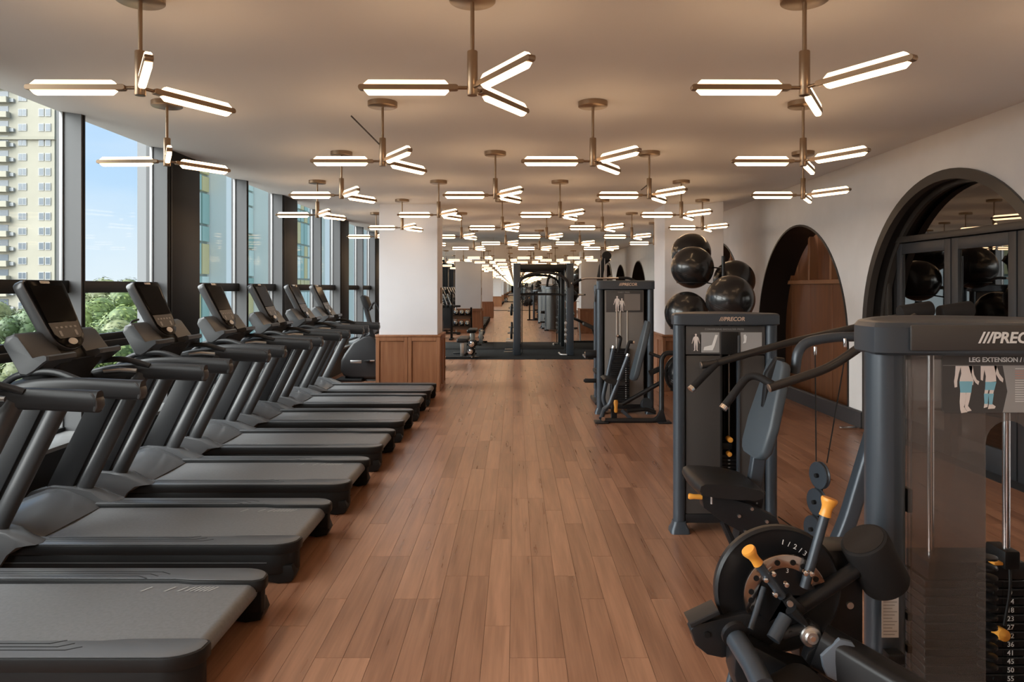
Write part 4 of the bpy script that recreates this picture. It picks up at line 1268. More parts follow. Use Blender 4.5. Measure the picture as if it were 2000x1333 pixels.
# thigh tube towards the seat
tt = WP([(1600, 1262, DY - 0.12), (1668, 1302, DY - 0.16), (1830, 1400, DY - 0.28)])
MW().sweep(tt, rrect(-0.035, 0.035, -0.045, 0.045, 0.018)).build('thigh_beam', m_frame2, T)
bp_ = [(1604, 1300), (1600, 1278), (1636, 1244), (1660, 1250), (1672, 1268), (1668, 1290), (1650, 1316), (1630, 1327), (1612, 1318)]
MW().prism([(D(u, v, DY - 0.16).x, D(u, v, DY - 0.16).z) for u, v in bp_], 'y', DY - 0.172, DY - 0.160, 0.004).build('beam_cap', m_flite, T)
# main beam from disc to tower
MW().box(D(1560, 0).x, D(1688, 0).x, DY + 0.0, DY + 0.10, D(0, 1300).z, D(0, 1075).z, 0.01).build('main_beam', m_frame2, T)
p = D(1659, 1182, DY)
MW().cyl((p.x, DY - 0.006, p.z), (p.x, DY + 0.002, p.z), 0.008, n=12).build('bolt', m_steel, T)
MW().box(D(1726, 0, 1.79).x, D(1758, 0, 1.79).x, 1.765, 1.80, D(0, 1290, 1.79).z, D(0, 1270, 1.79).z, 0.003).build('clamp', m_frame2, T)
MW().box(0.86, 1.56, 1.82, 1.9, 0.0, 0.06, 0.012).build('base_beam', m_frame2, T)
MW().box(0.60, 0.95, 1.70, 1.80, 0.0, 0.06, 0.012).build('base_beam', m_frame2, T)
MW().box(0.68, 0.76, 1.71, 1.79, 0.05, D(0, 1290).z, 0.012).build('support_leg', m_frame2, T)
# seat out of frame at lower right
MW().box(0.98, 1.40, 1.22, 1.62, 0.46, 0.54, 0.035, 3).build('seat', m_padk, T)
MW().obox((1.43, 1.42, 0.80), (0.075, 0.38, 0.58), (0, 0.2, 0), 0.03, 3).build('backrest', m_padk, T)
MW().box(1.10, 1.50, 1.36, 1.48, 0.05, 0.46, 0.012).build('seat_post', m_frame2, T)
MW().box(0.95, 1.55, 1.34, 1.50, 0.0, 0.05, 0.012).build('base_beam', m_frame2, T)
# ---------------------------------------------------------------- chest press (third machine)
cx0, cx1, cyf = 1.045, 1.776, 9.34
T = wthing('chest_press_machine', (1.4, 9.3, 0), 'chest press machine with tall tower, upright slate backrest and two bent lever arms', 'gym machine', 'strength machines')
tower(T, cx0, cx1, cyf, 0.42, 1.708, 0.115, 0.085)
yp = cyf + 0.03
MW().box(cx0 + 0.10, cx1 - 0.13, yp, yp + 0.02, 0.12, 1.585, 0.006).build('shroud_panel', mat('shroud_grey', (0.20, 0.185, 0.175), 0.45), T)
pl = MW().box(cx0 + 0.12, cx1 - 0.14, yp - 0.004, yp, 1.30, 1.575, 0.002).build('placard', m_plac, T)
MW().box(1.395, 1.60, yp - 0.006, yp - 0.004, 1.325, 1.535).build('picture_field', mat('warm_grey_print', (0.19, 0.165, 0.15), 0.5), pl)
figure(pl, 1.305, yp - 0.006, 1.31, 0.20)
figure(pl, 1.365, yp - 0.008, 1.31, 0.17)
wtext('machine_title', 'CHEST PRESS', 0.026, (1.39, yp - 0.005, 1.555), (1, 0, 0), (0, 0, 1), m_grey, pl)
wtext('brand_lettering', '///PRECOR', 0.050, (1.435, cyf - 0.0355, 1.655), (1, 0, 0), (0, 0, 1), MATS['copper_print'], T, shear=0.18, bold=0.001)
for x in (1.30, 1.345, 1.435):
    MW().box(x - 0.008, x + 0.008, yp - 0.008, yp + 0.002, 0.15, 1.32, 0.003).build('guide_strip', m_steel, T)
for i in range(26):
    z = 0.14 + i * 0.027
    p = MW().box(1.21, 1.46, yp - 0.04, yp - 0.01, z, z + 0.024, 0.003, 1).build('weight_plate', m_frame2, T)
    MW().box(1.405, 1.418, yp - 0.0415, yp - 0.04, z + 0.008, z + 0.016).build('number_mark', m_white, p)
YN, YR = 8.78, 9.08
# backrest, a slim pad leaning back
lo, hi = W(1232, 742, 8.9), W(1262, 627, 8.9)
L = (hi - lo).length; up_ = (hi - lo).normalized(); nrm = Vector((-up_.z, 0, up_.x))
rings = []
for t, w, d in ((0, 0.6, 0.5), (0.03, 0.85, 0.9), (0.12, 1, 1), (0.7, 0.85, 1), (0.95, 0.62, 0.9), (1, 0.5, 0.5)):
    c = lo + up_ * L * t
    rings.append([Vector((c.x, 8.93, c.z)) + Vector((0, 1, 0)) * a + nrm * b for a, b in rrect(-0.15 * w, 0.15 * w, -0.07 * d, 0, 0.02, 4)])
MW().ring_loft(rings).build('backrest', m_pad, T, angle=50)
MW().sweep(WP([(1268, 730, 8.93), (1290, 720, 8.93)]), rrect(-0.03, 0.03, -0.03, 0.03, 0.01)).build('backrest_bracket', m_frame2, T)
# seat
rings = []
for i in range(7):
    t = i / 6; k = math.sin(math.pi * (0.08 + 0.84 * t)) ** 0.4
    q = [(1174, 738), (1180, 734), (1200, 738), (1220, 744), (1222, 750), (1205, 752), (1182, 746)]
    pts = [W(u, v, 8.93) for u, v in q]
    cxm = sum(p.x for p in pts) / 7; czm = sum(p.z for p in pts) / 7
    rings.append([Vector(((p.x - cxm) * (0.85 + 0.15 * k) + cxm, 8.76 + 0.34 * t, (p.z - czm) * (0.5 + 0.5 * k) + czm)) for p in pts])
MW().ring_loft(rings).build('seat', m_padk, T, angle=60)
MW().sweep(WP([(1199, 750, 8.93), (1199, 820, 8.93)]), rrect(-0.035, 0.035, -0.035, 0.035, 0.01), up=(0, 1, 0)).build('seat_post', m_frame2, T)
p = W(1203, 795, 8.85)
MW().lathe([(0, 0), (0.018, 0.0), (0.024, 0.015), (0.02, 0.06), (0.028, 0.12), (0.02, 0.15), (0, 0.155)], (p.x, p.y, p.z - 0.07), (0, 0, 1), 14).build('seat_lever', m_orange, T)
# lever arms
def lev(pts, Y):
    a = MW().tube(fillet(WP([(u, v, Y) for u, v in pts]), 0.07), 0.026, 14).build('lever_arm', m_frame, T)
    return a
a1 = lev([(1198, 682), (1177, 780), (1186, 800)], YR)
a2 = lev([(1226, 697), (1190, 792), (1180, 800)], YN)
MW().tube(WP([(1182, 800, YR), (1184, 800, YN)]), 0.026, 14).build('cross_tube', m_frame, T)
MW().tube(WP([(1181, 798, YN + 0.1), (1174, 818, YN)]), 0.028, 14).build('pivot_arm', m_frame, T)
for pts, Y, a in (([(1199, 684), (1206, 690), (1213, 660), (1207, 657)], YR, a1), ([(1222, 692), (1229, 668), (1236, 669)], YN, a2)):
    g = fillet(WP([(u, v, Y) for u, v in pts]), 0.03)
    MW().tube(g, 0.019, 12).build('grip', m_foam, a)
    q = (g[-1] - g[-2]).normalized()
    MW().cyl(g[-1] - q * 0.002, g[-1] + q * 0.02, 0.02, n=12).build('grip_cap', m_chrome, a)
for u, v, Y in ((1198, 681, YR), (1226, 696, YN)):
    p = W(u, v, Y)
    MW().cyl(p, p + Vector((0.008, 0, 0.03)), 0.027, n=12).build('end_disc', m_steel, T)
p = W(1178, 819, YN - 0.05)
MW().cyl((p.x, p.y - 0.01, p.z), (p.x, p.y + 0.06, p.z), 0.025, n=14).build('pivot_cap', m_chrome, T)
# floor frame and rear hoop
MW().tube(fillet(WP([(1175, 822, 8.75), (1280, 822, 8.75), (1292, 810, 8.75), (1292, 700, 8.85), (1300, 690, 8.85), (1316, 690, 8.85)]), 0.09), 0.030, 14).build('frame_hoop', m_frame2, T)
MW().tube(WP([(1295, 700, 8.85), (1268, 690, 8.9)]), 0.02, 10).build('hoop_brace', m_frame2, T)
MW().tube(WP([(1215, 790, 8.9), (1290, 748, 8.85)]), 0.026, 12).build('diagonal_brace', m_frame2, T)
MW().sweep(WP([(1215, 802, 8.8), (1232, 818, 8.8)]), rrect(-0.03, 0.03, -0.02, 0.02, 0.008)).build('foot_plate', m_frame, T)
for u in (1176, 1298):
    p = W(u, 826, 8.75)
    MW().box(p.x - 0.09, p.x + 0.07, 8.66, 8.84, 0.0, 0.02, 0.006).build('floor_foot', m_frame2, T)
p = W(1293, 822, 8.75)
MW().prism([(p.x - 0.09, 0.02), (p.x + 0.05, 0.02), (p.x + 0.01, 0.16), (p.x - 0.02, 0.16)], 'y', 8.72, 8.78, 0.005).build('gusset', m_frame2, T)
p = W(1262, 790, 9.15)
MW().lathe([(0, -0.02), (0.075, -0.02), (0.08, -0.01), (0.066, 0), (0.08, 0.01), (0.075, 0.02), (0, 0.02)], p, (0.5, -1, 0.1), 24).build('pulley', m_frame, T)
MW().tube(WP([(1225, 803, 9.1), (1262, 800, 9.1), (1280, 806, 9.1)]), 0.024, 10).build('floor_tube', m_frame2, T)

# ---------------------------------------------------------------- lat pulldown behind it
T = wthing('lat_pulldown_machine', (1.35, 10.6, 0), 'lat pulldown machine with wide bent bar, behind the chest press tower', 'gym machine', 'strength machines')
LY = 10.6
tower(T, 1.15, 1.75, LY, 0.4, 1.66, 0.10, 0.08)
MW().box(1.24, 1.66, LY + 0.03, LY + 0.05, 0.12, 1.56, 0.006).build('shroud_panel', m_shroud, T)
bl = [W(u, v, LY) for u, v in ((1160, 590), (1164, 545), (1168, 520), (1176, 503), (1184, 500), (1190, 510), (1180, 518), (1176, 540), (1174, 590))]
MW().prism([(p.x, p.z) for p in bl], 'y', LY - 0.14, LY - 0.06, 0.01).build('mast', m_blackm, T)
MW().sweep(WP([(1166, 590, LY - 0.1), (1166, 779 - 20, LY - 0.1)]), rrect(-0.045, 0.045, -0.05, 0.05, 0.02), up=(0, 1, 0)).build('mast_post', m_frame, T)
MW().box(1.10, 1.26, LY - 0.55, LY + 0.1, 0.0, 0.05, 0.012).build('base_beam', m_frame2, T)
MW().sweep([(1.18, LY - 0.1, 0.02), (1.18, LY - 0.1, 0.3)], rrect(-0.045, 0.045, -0.05, 0.05, 0.02), up=(0, 1, 0)).build('mast_foot', m_frame, T)
p = W(1185, 500, LY - 0.2)
MW().lathe([(0, -0.02), (0.06, -0.02), (0.066, -0.01), (0.055, 0), (0.066, 0.01), (0.06, 0.02), (0, 0.02)], p, (0, 1, 0), 24).build('pulley', m_black, T)
for u in (1173, 1181):
    MW().tube(WP([(u, 505, LY - 0.22), (u, 544, LY - 0.28)]), 0.004, 6).build('cable', m_steel, T)
br = fillet(WP([(1118, 556, LY - 0.3), (1128, 549, LY - 0.3), (1142, 544, LY - 0.3), (1200, 544, LY - 0.3), (1228, 543, LY - 0.3), (1246, 552, LY - 0.3)]), 0.06)
b_ = MW().tube(br, 0.015, 10).build('pull_bar', m_chrome, T)
MW().tube(br[:8], 0.019, 10).build('bar_grip', m_foam, b_)
MW().tube(br[-8:], 0.019, 10).build('bar_grip', m_foam, b_)
for v, ln in ((692, 0.10), (744, 0.12)):
    p = W(1150, v, LY - 0.35)
    rr = MW().rcyl((p.x - ln * 0.5, p.y, p.z), (p.x + 0.13, p.y, p.z), 0.055 if v < 700 else 0.03, 0.01).build('thigh_roller', m_foam, T)
    MW().cyl((p.x - ln * 0.5 - 0.012, p.y, p.z), (p.x - ln * 0.5 + 0.002, p.y, p.z), 0.03 if v < 700 else 0.018, n=16).build('roller_cap', m_chrome if v < 700 else m_black, rr)
MW().box(1.10, 1.40, LY - 0.52, LY - 0.2, 0.42, 0.48, 0.02).build('seat', m_padk, T)
MW().box(1.22, 1.28, LY - 0.4, LY - 0.3, 0.04, 0.43, 0.01).build('seat_post', m_frame2, T)

# ---------------------------------------------------------------- smith rack in front of the mirror
SY, SD = 17.35, 0.85
T = wthing('smith_machine', (0.67, 17.6, 0.012), 'black smith rack with arched top brace standing before the mirror wall', 'gym rack')
S0, S1, SH = -0.04, 1.39, 2.20
for x in (S0, S1 - 0.17):
    MW().box(x, x + 0.17, SY, SY + 0.10, 0.012, SH, 0.012).build('front_upright', m_frame, T)
    MW().box(x + 0.03, x + 0.14, SY + SD - 0.1, SY + SD, 0.012, SH - 0.08, 0.012).build('rear_upright', m_frame2, T)
    MW().box(x + 0.04, x + 0.13, SY + 0.1, SY + SD - 0.1, 0.012, 0.07, 0.01).build('floor_rail', m_frame2, T)
    MW().box(x + 0.04, x + 0.13, SY + 0.1, SY + SD - 0.1, SH - 0.16, SH - 0.08, 0.01).build('top_rail', m_frame2, T)
    xr = x + (0.21 if x < 0.5 else -0.04)
    MW().cyl((xr, SY + 0.12, 0.06), (xr, SY + 0.12, SH - 0.1), 0.010, n=12).build('guide_rod', m_frame2, T)
    xs = x + (0.172 if x < 0.5 else -0.002)
    for i in range(11):
        MW().cyl((xs - 0.004, SY + 0.05, 0.30 + i * 0.14), (xs + 0.004, SY + 0.05, 0.30 + i * 0.14), 0.018, n=10).build('catch_hole', m_steel, T)
MW().box(S0, S1, SY + 0.02, SY + 0.10, SH - 0.13, SH - 0.03, 0.01).build('top_beam', m_frame2, T)
MW().box(S0, S1, SY + SD - 0.1, SY + SD - 0.03, SH - 0.16, SH - 0.08, 0.01).build('rear_beam', m_frame2, T)
ac = []
for i in range(17):
    t = math.pi * i / 16
    ac.append((0.675 - 0.58 * math.cos(t), SY + 0.03, 1.62 + 0.36 * math.sin(t) ** 0.7))
MW().sweep(ac, rrect(-0.03, 0.03, -0.075, 0.075, 0.02), up=(0, 1, 0)).build('arched_brace', m_frame2, T)
MW().box(0.52, 0.83, SY - 0.005, SY + 0.005, 1.945, 1.985, 0.004).build('brand_plate', m_grey, T)
bar = MW().cyl((-0.22, SY + 0.11, 1.45), (1.68, SY + 0.11, 1.45), 0.016, n=12).build('smith_bar', m_frame2, T)
for x in (-0.16, 1.50):
    MW().cyl((x, SY + 0.11, 1.45), (x + 0.14, SY + 0.11, 1.45), 0.026, n=12).build('bar_sleeve', m_steel, bar)
MW().rcyl((S1 - 0.05, SY - 0.015, 1.72), (S1 - 0.05, SY + 0.0, 1.72), 0.02, 0.004).build('catch_hook', m_chrome, T)
for x, z, r in ((S0 - 0.11, 1.06, 0.12), (S0 - 0.11, 0.52, 0.15)):
    q = MW().lathe([(0.02, -0.03), (r - 0.02, -0.03), (r, -0.02), (r, 0.02), (r - 0.02, 0.03), (0.02, 0.03)], (x + 0.06, SY + 0.45, z), (1, 0, 0), 28).build('stored_plate', m_frame2, T)
    MW().cyl((x - 0.03, SY + 0.45, z), (S0 + 0.06, SY + 0.45, z), 0.022, n=12).build('plate_peg', m_steel, T)
    MW().box(S0 + 0.04, S0 + 0.12, SY + 0.41, SY + 0.49, 0.06, z + 0.05, 0.01).build('peg_post', m_frame2, T)
MW().tube(fillet([(S1 - 0.16, SY - 0.02, 0.03), (S1 - 0.30, SY + 0.02, 0.03), (S1 - 0.32, SY + 0.5, 0.03)], 0.05), 0.022, 10).build('foot_bar', m_steel, T)
for z in (0.35, 0.5, 0.62, 0.78):
    MW().rcyl((S1 - 0.19, SY - 0.01, z), (S1 - 0.19, SY + 0.03, z), 0.035, 0.006).build('counter_pulley', m_grey, T)
MW().tube([(S0 - 0.02, SY + 0.02, 0.10), (S0 - 0.22, SY - 0.03, 0.10)], 0.016, 10).build('band_peg', m_steel, T)
MW().tube([(S0 - 0.02, SY + 0.02, 0.16), (S0 - 0.20, SY - 0.03, 0.16)], 0.016, 10).build('band_peg', m_steel, T)

# ---------------------------------------------------------------- flat bench, end on, before the mirror
T = wthing('flat_bench', (-1.2, 16.9, 0.012), 'low flat bench with chrome post, end on beside the left pillar', 'weight bench')
MW().box(-1.34, -1.09, 16.75, 17.85, 0.36, 0.45, 0.03, 3).build('bench_pad', m_padk, T)
MW().box(-1.26, -1.17, 16.82, 16.92, 0.04, 0.36, 0.01).build('post', m_steel, T)
MW().box(-1.26, -1.17, 17.65, 17.75, 0.04, 0.36, 0.01).build('post', m_steel, T)
MW().box(-1.25, -1.18, 16.6, 17.8, 0.015, 0.06, 0.01).build('spine_rail', m_frame2, T)
MW().box(-1.62, -0.82, 16.58, 16.68, 0.012, 0.055, 0.012).build('cross_foot', m_frame2, T)
MW().box(-1.5, -0.93, 17.7, 17.8, 0.012, 0.055, 0.012).build('cross_foot', m_frame2, T)
for x in (-1.58, -0.98):
    MW().cyl((x - 0.012, 16.60, 0.04), (x + 0.012, 16.60, 0.04), 0.028, n=12).build('foot_cap', m_chrome, T)
# dumbbells: one builder
def dumbbell(c, axis, r, L, label, group, name='dumbbell'):
    global ORG
    c = Vector(c); d = Vector(axis).normalized()
    D_ = thing(name, c, label, 'dumbbell', group)
    ORG = c
    for k in (-1, 1):
        e = c + d * k * L * 0.5
        hd = MW().lathe([(0, 0), (r * 0.55, 0.0), (r * 0.9, 0.006), (r, 0.02), (r, L * 0.30), (r * 0.85, L * 0.34), (r * 0.4, L * 0.36), (0, L * 0.36)], e, -d * k, 20).build('head', m_black, D_)
        MW().lathe([(0, -0.004), (r * 0.42, -0.004), (r * 0.5, 0.0), (r * 0.78, 0.002), (r * 0.8, 0.006), (0, 0.006)], e, -d * k, 20).build('end_ring', m_chrome, hd)
    MW().cyl(c - d * L * 0.2, c + d * L * 0.2, 0.016, n=10).build('handle', m_chrome, D_)
    return D_
dumbbell((-0.97, 16.80, 0.34), (0.12, 1, 0), 0.085, 0.34, 'chrome ended dumbbell hanging on the bench side, upper one', 'dumbbells by the bench')
dumbbell((-1.0, 16.72, 0.17), (0.12, 1, 0), 0.075, 0.30, 'chrome ended dumbbell by the bench foot, lower one', 'dumbbells by the bench')
T = wthing('dumbbell_stand', (-0.98, 16.95, 0.012), 'small upright dumbbell stand beside the flat bench', 'dumbbell stand')
MW().box(-1.04, -0.93, 17.0, 17.06, 0.012, 0.36, 0.008).build('upright', m_steel, T)
MW().box(-1.06, -0.90, 16.64, 17.06, 0.012, 0.03, 0.006).build('foot_plate', m_frame2, T)
MW().box(-1.04, -0.90, 16.66, 17.0, 0.245, 0.256, 0.003).build('cradle', m_frame2, T)
MW().box(-1.06, -0.94, 16.60, 17.0, 0.083, 0.094, 0.003).build('cradle', m_frame2, T)

# ---------------------------------------------------------------- dumbbell rack behind the pillar, seen in the mirror
T = wthing('dumbbell_rack', (-1.98, 14.5, 0), 'two tier dumbbell rack behind the pillar, seen in the mirror', 'dumbbell rack')
for x in (-2.55, -1.43):
    MW().sweep([(x, 14.20, 0.03), (x, 14.32, 0.98)], rrect(-0.03, 0.03, -0.04, 0.04, 0.01), up=(0, 1, 0)).build('side_post', m_frame2, T)
    MW().box(x - 0.04, x + 0.04, 14.1, 14.75, 0.0, 0.05, 0.012).build('side_foot', m_frame2, T)
RZ = ((0.36, 14.60), (0.70, 14.46))
for z, y in RZ:
    MW().obox((-1.99, y - 0.08, z - 0.03), (1.14, 0.40, 0.025), (0.35, 0, 0), 0.005).build('shelf', m_frame2, T)
for j, (z, y) in enumerate(RZ):
    for i in range(6):
        x = -2.46 + i * 0.185
        q = dumbbell((x, y - 0.04, z + 0.10), (0, 1, 0.30), 0.082, 0.33, 'x', 'dumbbells on the rack')
        q['label'] = 'round black dumbbell with chrome end, %s on the %s shelf of the rack' % (['far left', 'second', 'third', 'fourth', 'fifth', 'far right'][i], ['lower', 'upper'][j])
T = wthing('barbell_stand', (-2.30, 15.35, 0), 'tall stand with slanted fixed barbells, seen in the mirror beside the pillar', 'barbell stand')
for x in (-2.62, -1.98):
    MW().box(x - 0.035, x + 0.035, 15.30, 15.40, 0.0, 1.5, 0.01).build('post', m_frame2, T)
    MW().box(x - 0.05, x + 0.05, 15.0, 15.7, 0.0, 0.05, 0.01).build('foot', m_frame2, T)
MW().box(-2.6, -2.0, 15.34, 15.37, 0.35, 1.06, 0.005).build('back_panel', m_frame, T)
for i in range(5):
    x = -2.56 + i * 0.125
    b_ = MW().cyl((x - 0.05, 15.42, 1.42), (x + 0.08, 15.46, 1.08), 0.018, n=10).build('barbell', m_chrome, T)
    MW().rcyl((x - 0.10, 15.41, 1.56), (x - 0.05, 15.42, 1.43), 0.045, 0.008).build('barbell_head', m_black, b_)
    MW().rcyl((x + 0.08, 15.46, 1.08), (x + 0.11, 15.47, 1.0), 0.045, 0.008).build('barbell_head', m_black, b_)

# ---------------------------------------------------------------- incline bench near the mirror
T = wthing('incline_bench', (2.15, 16.9, 0.012), 'black incline bench behind the machines, seen in the mirror', 'weight bench')
MW().obox((1.95, 16.9, 0.62), (0.85, 0.27, 0.075), (0, 0.42, 0), 0.025, 3).build('back_pad', m_padk, T)
MW().obox((2.48, 16.9, 0.44), (0.34, 0.27, 0.075), (0, -0.1, 0), 0.025, 3).build('seat_pad', m_padk, T)
MW().box(1.62, 2.66, 16.86, 16.94, 0.03, 0.08, 0.01).build('spine_rail', m_frame2, T)
for x in (1.62, 2.60):
    MW().box(x - 0.04, x + 0.04, 16.6, 17.2, 0.012, 0.06, 0.012).build('cross_foot', m_steel, T)
MW().sweep([(2.36, 16.9, 0.06), (2.26, 16.9, 0.42)], rrect(-0.03, 0.03, -0.03, 0.03, 0.008), up=(0, 1, 0)).build('post', m_frame2, T)
MW().sweep([(1.9, 16.9, 0.06), (1.86, 16.9, 0.62)], rrect(-0.02, 0.02, -0.02, 0.02, 0.006), up=(0, 1, 0)).build('strut', m_steel, T)

# ---------------------------------------------------------------- exercise bike by the pillar
BY = 12.75
T = wthing('exercise_bike', (-2.65, BY, 0), 'black exercise bike between the window and the pillar', 'exercise bike')
sh = [(668, 722), (669, 703), (676, 690), (692, 668), (712, 656), (724, 654), (736, 662), (745, 690), (748, 715), (745, 733), (735, 738), (690, 738), (674, 733)]
MW().prism([(W(u, v, BY).x, W(u, v, BY).z) for u, v in sh], 'y', BY - 0.14, BY + 0.14, 0.045, 4).build('drive_housing', m_char, T)
a, b = W(684, 704, BY - 0.145), W(706, 710, BY - 0.145)
MW().box(a.x, b.x, BY - 0.146, BY - 0.13, b.z, a.z, 0.012).build('badge', m_steel, T)
MW().sweep(WP([(697, 676, BY - 0.1), (716, 645, BY - 0.1), (722, 638, BY - 0.1)]), rrect(-0.03, 0.03, -0.03, 0.03, 0.012), up=(0, 1, 0)).build('side_tube', m_char, T)
MW().sweep(WP([(712, 668, BY), (738, 640, BY), (744, 632, BY)]), rrect(-0.04, 0.04, -0.04, 0.04, 0.015), up=(0, 1, 0)).build('side_tube', m_hood, T)
MW().sweep(WP([(730, 665, BY), (722, 630, BY), (714, 600, BY), (709, 585, BY)]), rrect(-0.035, 0.035, -0.05, 0.05, 0.015), up=(0, 1, 0)).build('console_mast', m_char, T)
cs = [(706, 580), (710, 577), (717, 580), (722, 593), (726, 604), (720, 606), (713, 600)]
MW().prism([(W(u, v, BY).x, W(u, v, BY).z) for u, v in cs], 'y', BY - 0.14, BY + 0.14, 0.012).build('console', m_black, T)
MW().tube(fillet(WP([(722, 606, BY - 0.14), (730, 590, BY - 0.2), (737, 596, BY - 0.2), (742, 610, BY - 0.2)]), 0.05), 0.018, 10).build('handlebar', m_foam, T)
MW().tube(fillet(WP([(722, 606, BY + 0.14), (730, 590, BY + 0.2), (737, 596, BY + 0.2), (742, 610, BY + 0.2)]), 0.05), 0.018, 10).build('handlebar', m_foam, T)
MW().box(-3.08, -2.62, BY - 0.22, BY + 0.22, 0.0, 0.05, 0.02).build('front_foot', m_black, T)
MW().box(-2.95, -1.9, BY - 0.06, BY + 0.06, 0.02, 0.08, 0.015).build('base_beam', m_char, T)
MW().box(-2.02, -1.9, BY - 0.24, BY + 0.24, 0.0, 0.05, 0.02).build('rear_foot', m_black, T)
MW().obox((-2.03, BY, 0.98), (0.28, 0.22, 0.07), None, 0.03, 3).build('saddle', m_padk, T)
MW().cyl((-2.05, BY, 0.05), (-2.04, BY, 0.96), 0.03, n=14).build('saddle_post', m_steel, T)
for k in (-1, 1):
    MW().tube([(-2.42, BY + k * 0.15, 0.36), (-2.42 + k * 0.13, BY + k * 0.19, 0.30 - k * 0.06)], 0.014, 8).build('crank', m_steel, T)
    MW().box(-2.46 + k * 0.13, -2.36 + k * 0.13, BY + k * 0.19 - 0.045, BY + k * 0.19 + 0.045, 0.285 - k * 0.06, 0.31 - k * 0.06, 0.006).build('pedal', m_black, T)

# ---------------------------------------------------------------- exercise balls on a tree stand
BALLS = [((2.49, 10.35, 2.11), 0.275, 'glossy black exercise ball, topmost and furthest back on the stand'),
         ((2.33, 9.62, 1.88), 0.277, 'glossy black exercise ball just below the topmost one'),
         ((2.94, 9.83, 1.71), 0.275, 'glossy black exercise ball at right on the stand, partly hidden'),
         ((2.46, 8.37, 1.48), 0.275, 'glossy black exercise ball at right in front, above the shoulder press tower'),
         ((2.19, 9.36, 1.29), 0.275, 'glossy black exercise ball low at left above the shoulder press tower corner'),
         ((2.10, 8.95, 0.56), 0.275, 'glossy black exercise ball near the floor, showing beside the shoulder press post')]
T = wthing('ball_stand', (2.62, 9.45, 0), 'black wire ball stand holding the exercise balls', 'ball stand')
MW().cyl((2.66, 9.35, 0.03), (2.66, 9.35, 2.02), 0.022, n=12).build('pole', m_frame2, T)
for k in range(4):
    a = math.pi / 4 + k * math.pi / 2
    MW().tube([(2.66, 9.35, 0.05), (2.66 + 0.5 * math.cos(a), 9.35 + 0.5 * math.sin(a), 0.02)], 0.02, 8).build('leg', m_frame2, T)
for (c, r, lb) in BALLS:
    c = Vector(c)
    rz = c.z - 0.72 * r; rr = math.sqrt(r * r - (0.72 * r) ** 2) + 0.006
    ring = [(c.x + rr * math.cos(2 * math.pi * i / 28), c.y + rr * math.sin(2 * math.pi * i / 28), rz) for i in range(28)]
    rg = MW().tube(ring, 0.007, 8, closed=True).build('cradle_ring', m_frame2, T)
    d = Vector((2.66 - c.x, 9.35 - c.y, 0)); d2 = d.normalized()
    MW().tube([Vector((c.x, c.y, rz)) + d2 * rr, (2.66, 9.35, min(rz - 0.05, 2.0))], 0.009, 8).build('cradle_arm', m_frame2, rg)
for (c, r, lb) in BALLS:
    MB_ = MB().sphere((0, 0, 0), r, 48, 28)
    for kz in (-0.25, -0.17, 0.17, 0.25):
        q = math.sqrt(1 - kz * kz) * r
        MB_.tube([(q * math.cos(2 * math.pi * i / 40), q * math.sin(2 * math.pi * i / 40), kz * r) for i in range(40)], 0.0016, 5, closed=True)
    o = MB_.build('exercise_ball', m_ball)
    o.location = c; o.rotation_euler = (0.35, 0.25, 0)
    tag(o, lb, 'exercise ball', 'exercise balls on the stand')
# ================================================================== OUTSIDE THE WINDOWS
random.seed(11)
m_conc = mat('cream_render', (0.34, 0.315, 0.25), 0.85, noise=(0.25, 0.06))
m_conc2 = mat('cream_render_side', (0.30, 0.28, 0.22), 0.85)
m_orng = mat('terracotta_render', (0.26, 0.155, 0.095), 0.85)
m_wfr = mat('window_white', (0.36, 0.36, 0.35), 0.6)
m_wgl = mat('far_glass', (0.10, 0.12, 0.14), 0.2)
m_ac = mat('aircon_grey', (0.40, 0.40, 0.39), 0.6)
m_grd = mat('street_ground', (0.18, 0.17, 0.15), 0.9, noise=(0.05, 0.3))
m_pale = mat('pale_cladding', (0.92, 0.90, 0.80), 0.7)
m_stone = mat('pier_stone', (0.20, 0.20, 0.20), 0.7)
m_teal = mat('teal_spandrel', (0.34, 0.50, 0.42), 0.6)
m_teal2 = mat('teal_glass', (0.66, 0.76, 0.66), 0.55)
m_yel = mat('ochre_blind', (0.66, 0.55, 0.26), 0.6)
m_mul2 = mat('facade_mullion', (0.34, 0.38, 0.34), 0.6)
GZ = -9.0
gr = struct(MB().box(-420, -4.2, -160, 520, GZ - 0.5, GZ).build('ground', m_grd), 'street level ground far below the windows')
# ---- apartment tower
T = wthing('apartment_tower', (-100, 150, GZ), 'cream apartment tower with rows of small windows and balconies, far left', 'building')
TY = 148.0
x0, x1 = -125.0, -93.1
MW().box(x0, x1, TY, TY + 6.5, GZ, 62).build('tower_wall', m_conc, T)
MW().box(x1, x1 + 1.4, TY + 0.8, TY + 6, GZ, 62).build('corner_wall', m_conc2, T)
MW().box(x0, x1 + 1.4, TY - 3, TY + 2, GZ, -5.2).build('podium', m_orng, T)
MW().box(x0, x1 + 1.6, TY - 3.2, TY + 2, -5.2, -4.4).build('podium_band', m_conc2, T)
MW().box(x0, x1 + 0.3, TY - 0.5, TY + 1, 31.6, 32.2).build('string_course', m_conc2, T)
wq = MB()
wq.box(-0.85, 0.85, -0.12, 0.05, -0.72, 0.72); wq.slot(1)
wq.box(-0.72, -0.06, -0.14, -0.10, -0.6, 0.6); wq.box(0.06, 0.72, -0.14, -0.10, -0.6, 0.6)
win_me = wq.mesh('window', [m_wfr, m_wgl])
wq = MB()
wq.box(-0.55, 0.55, -0.12, 0.05, -0.78, 0.78); wq.slot(1)
wq.box(-0.42, 0.42, -0.14, -0.10, -0.65, 0.65)
win2_me = wq.mesh('window', [m_wfr, m_wgl])
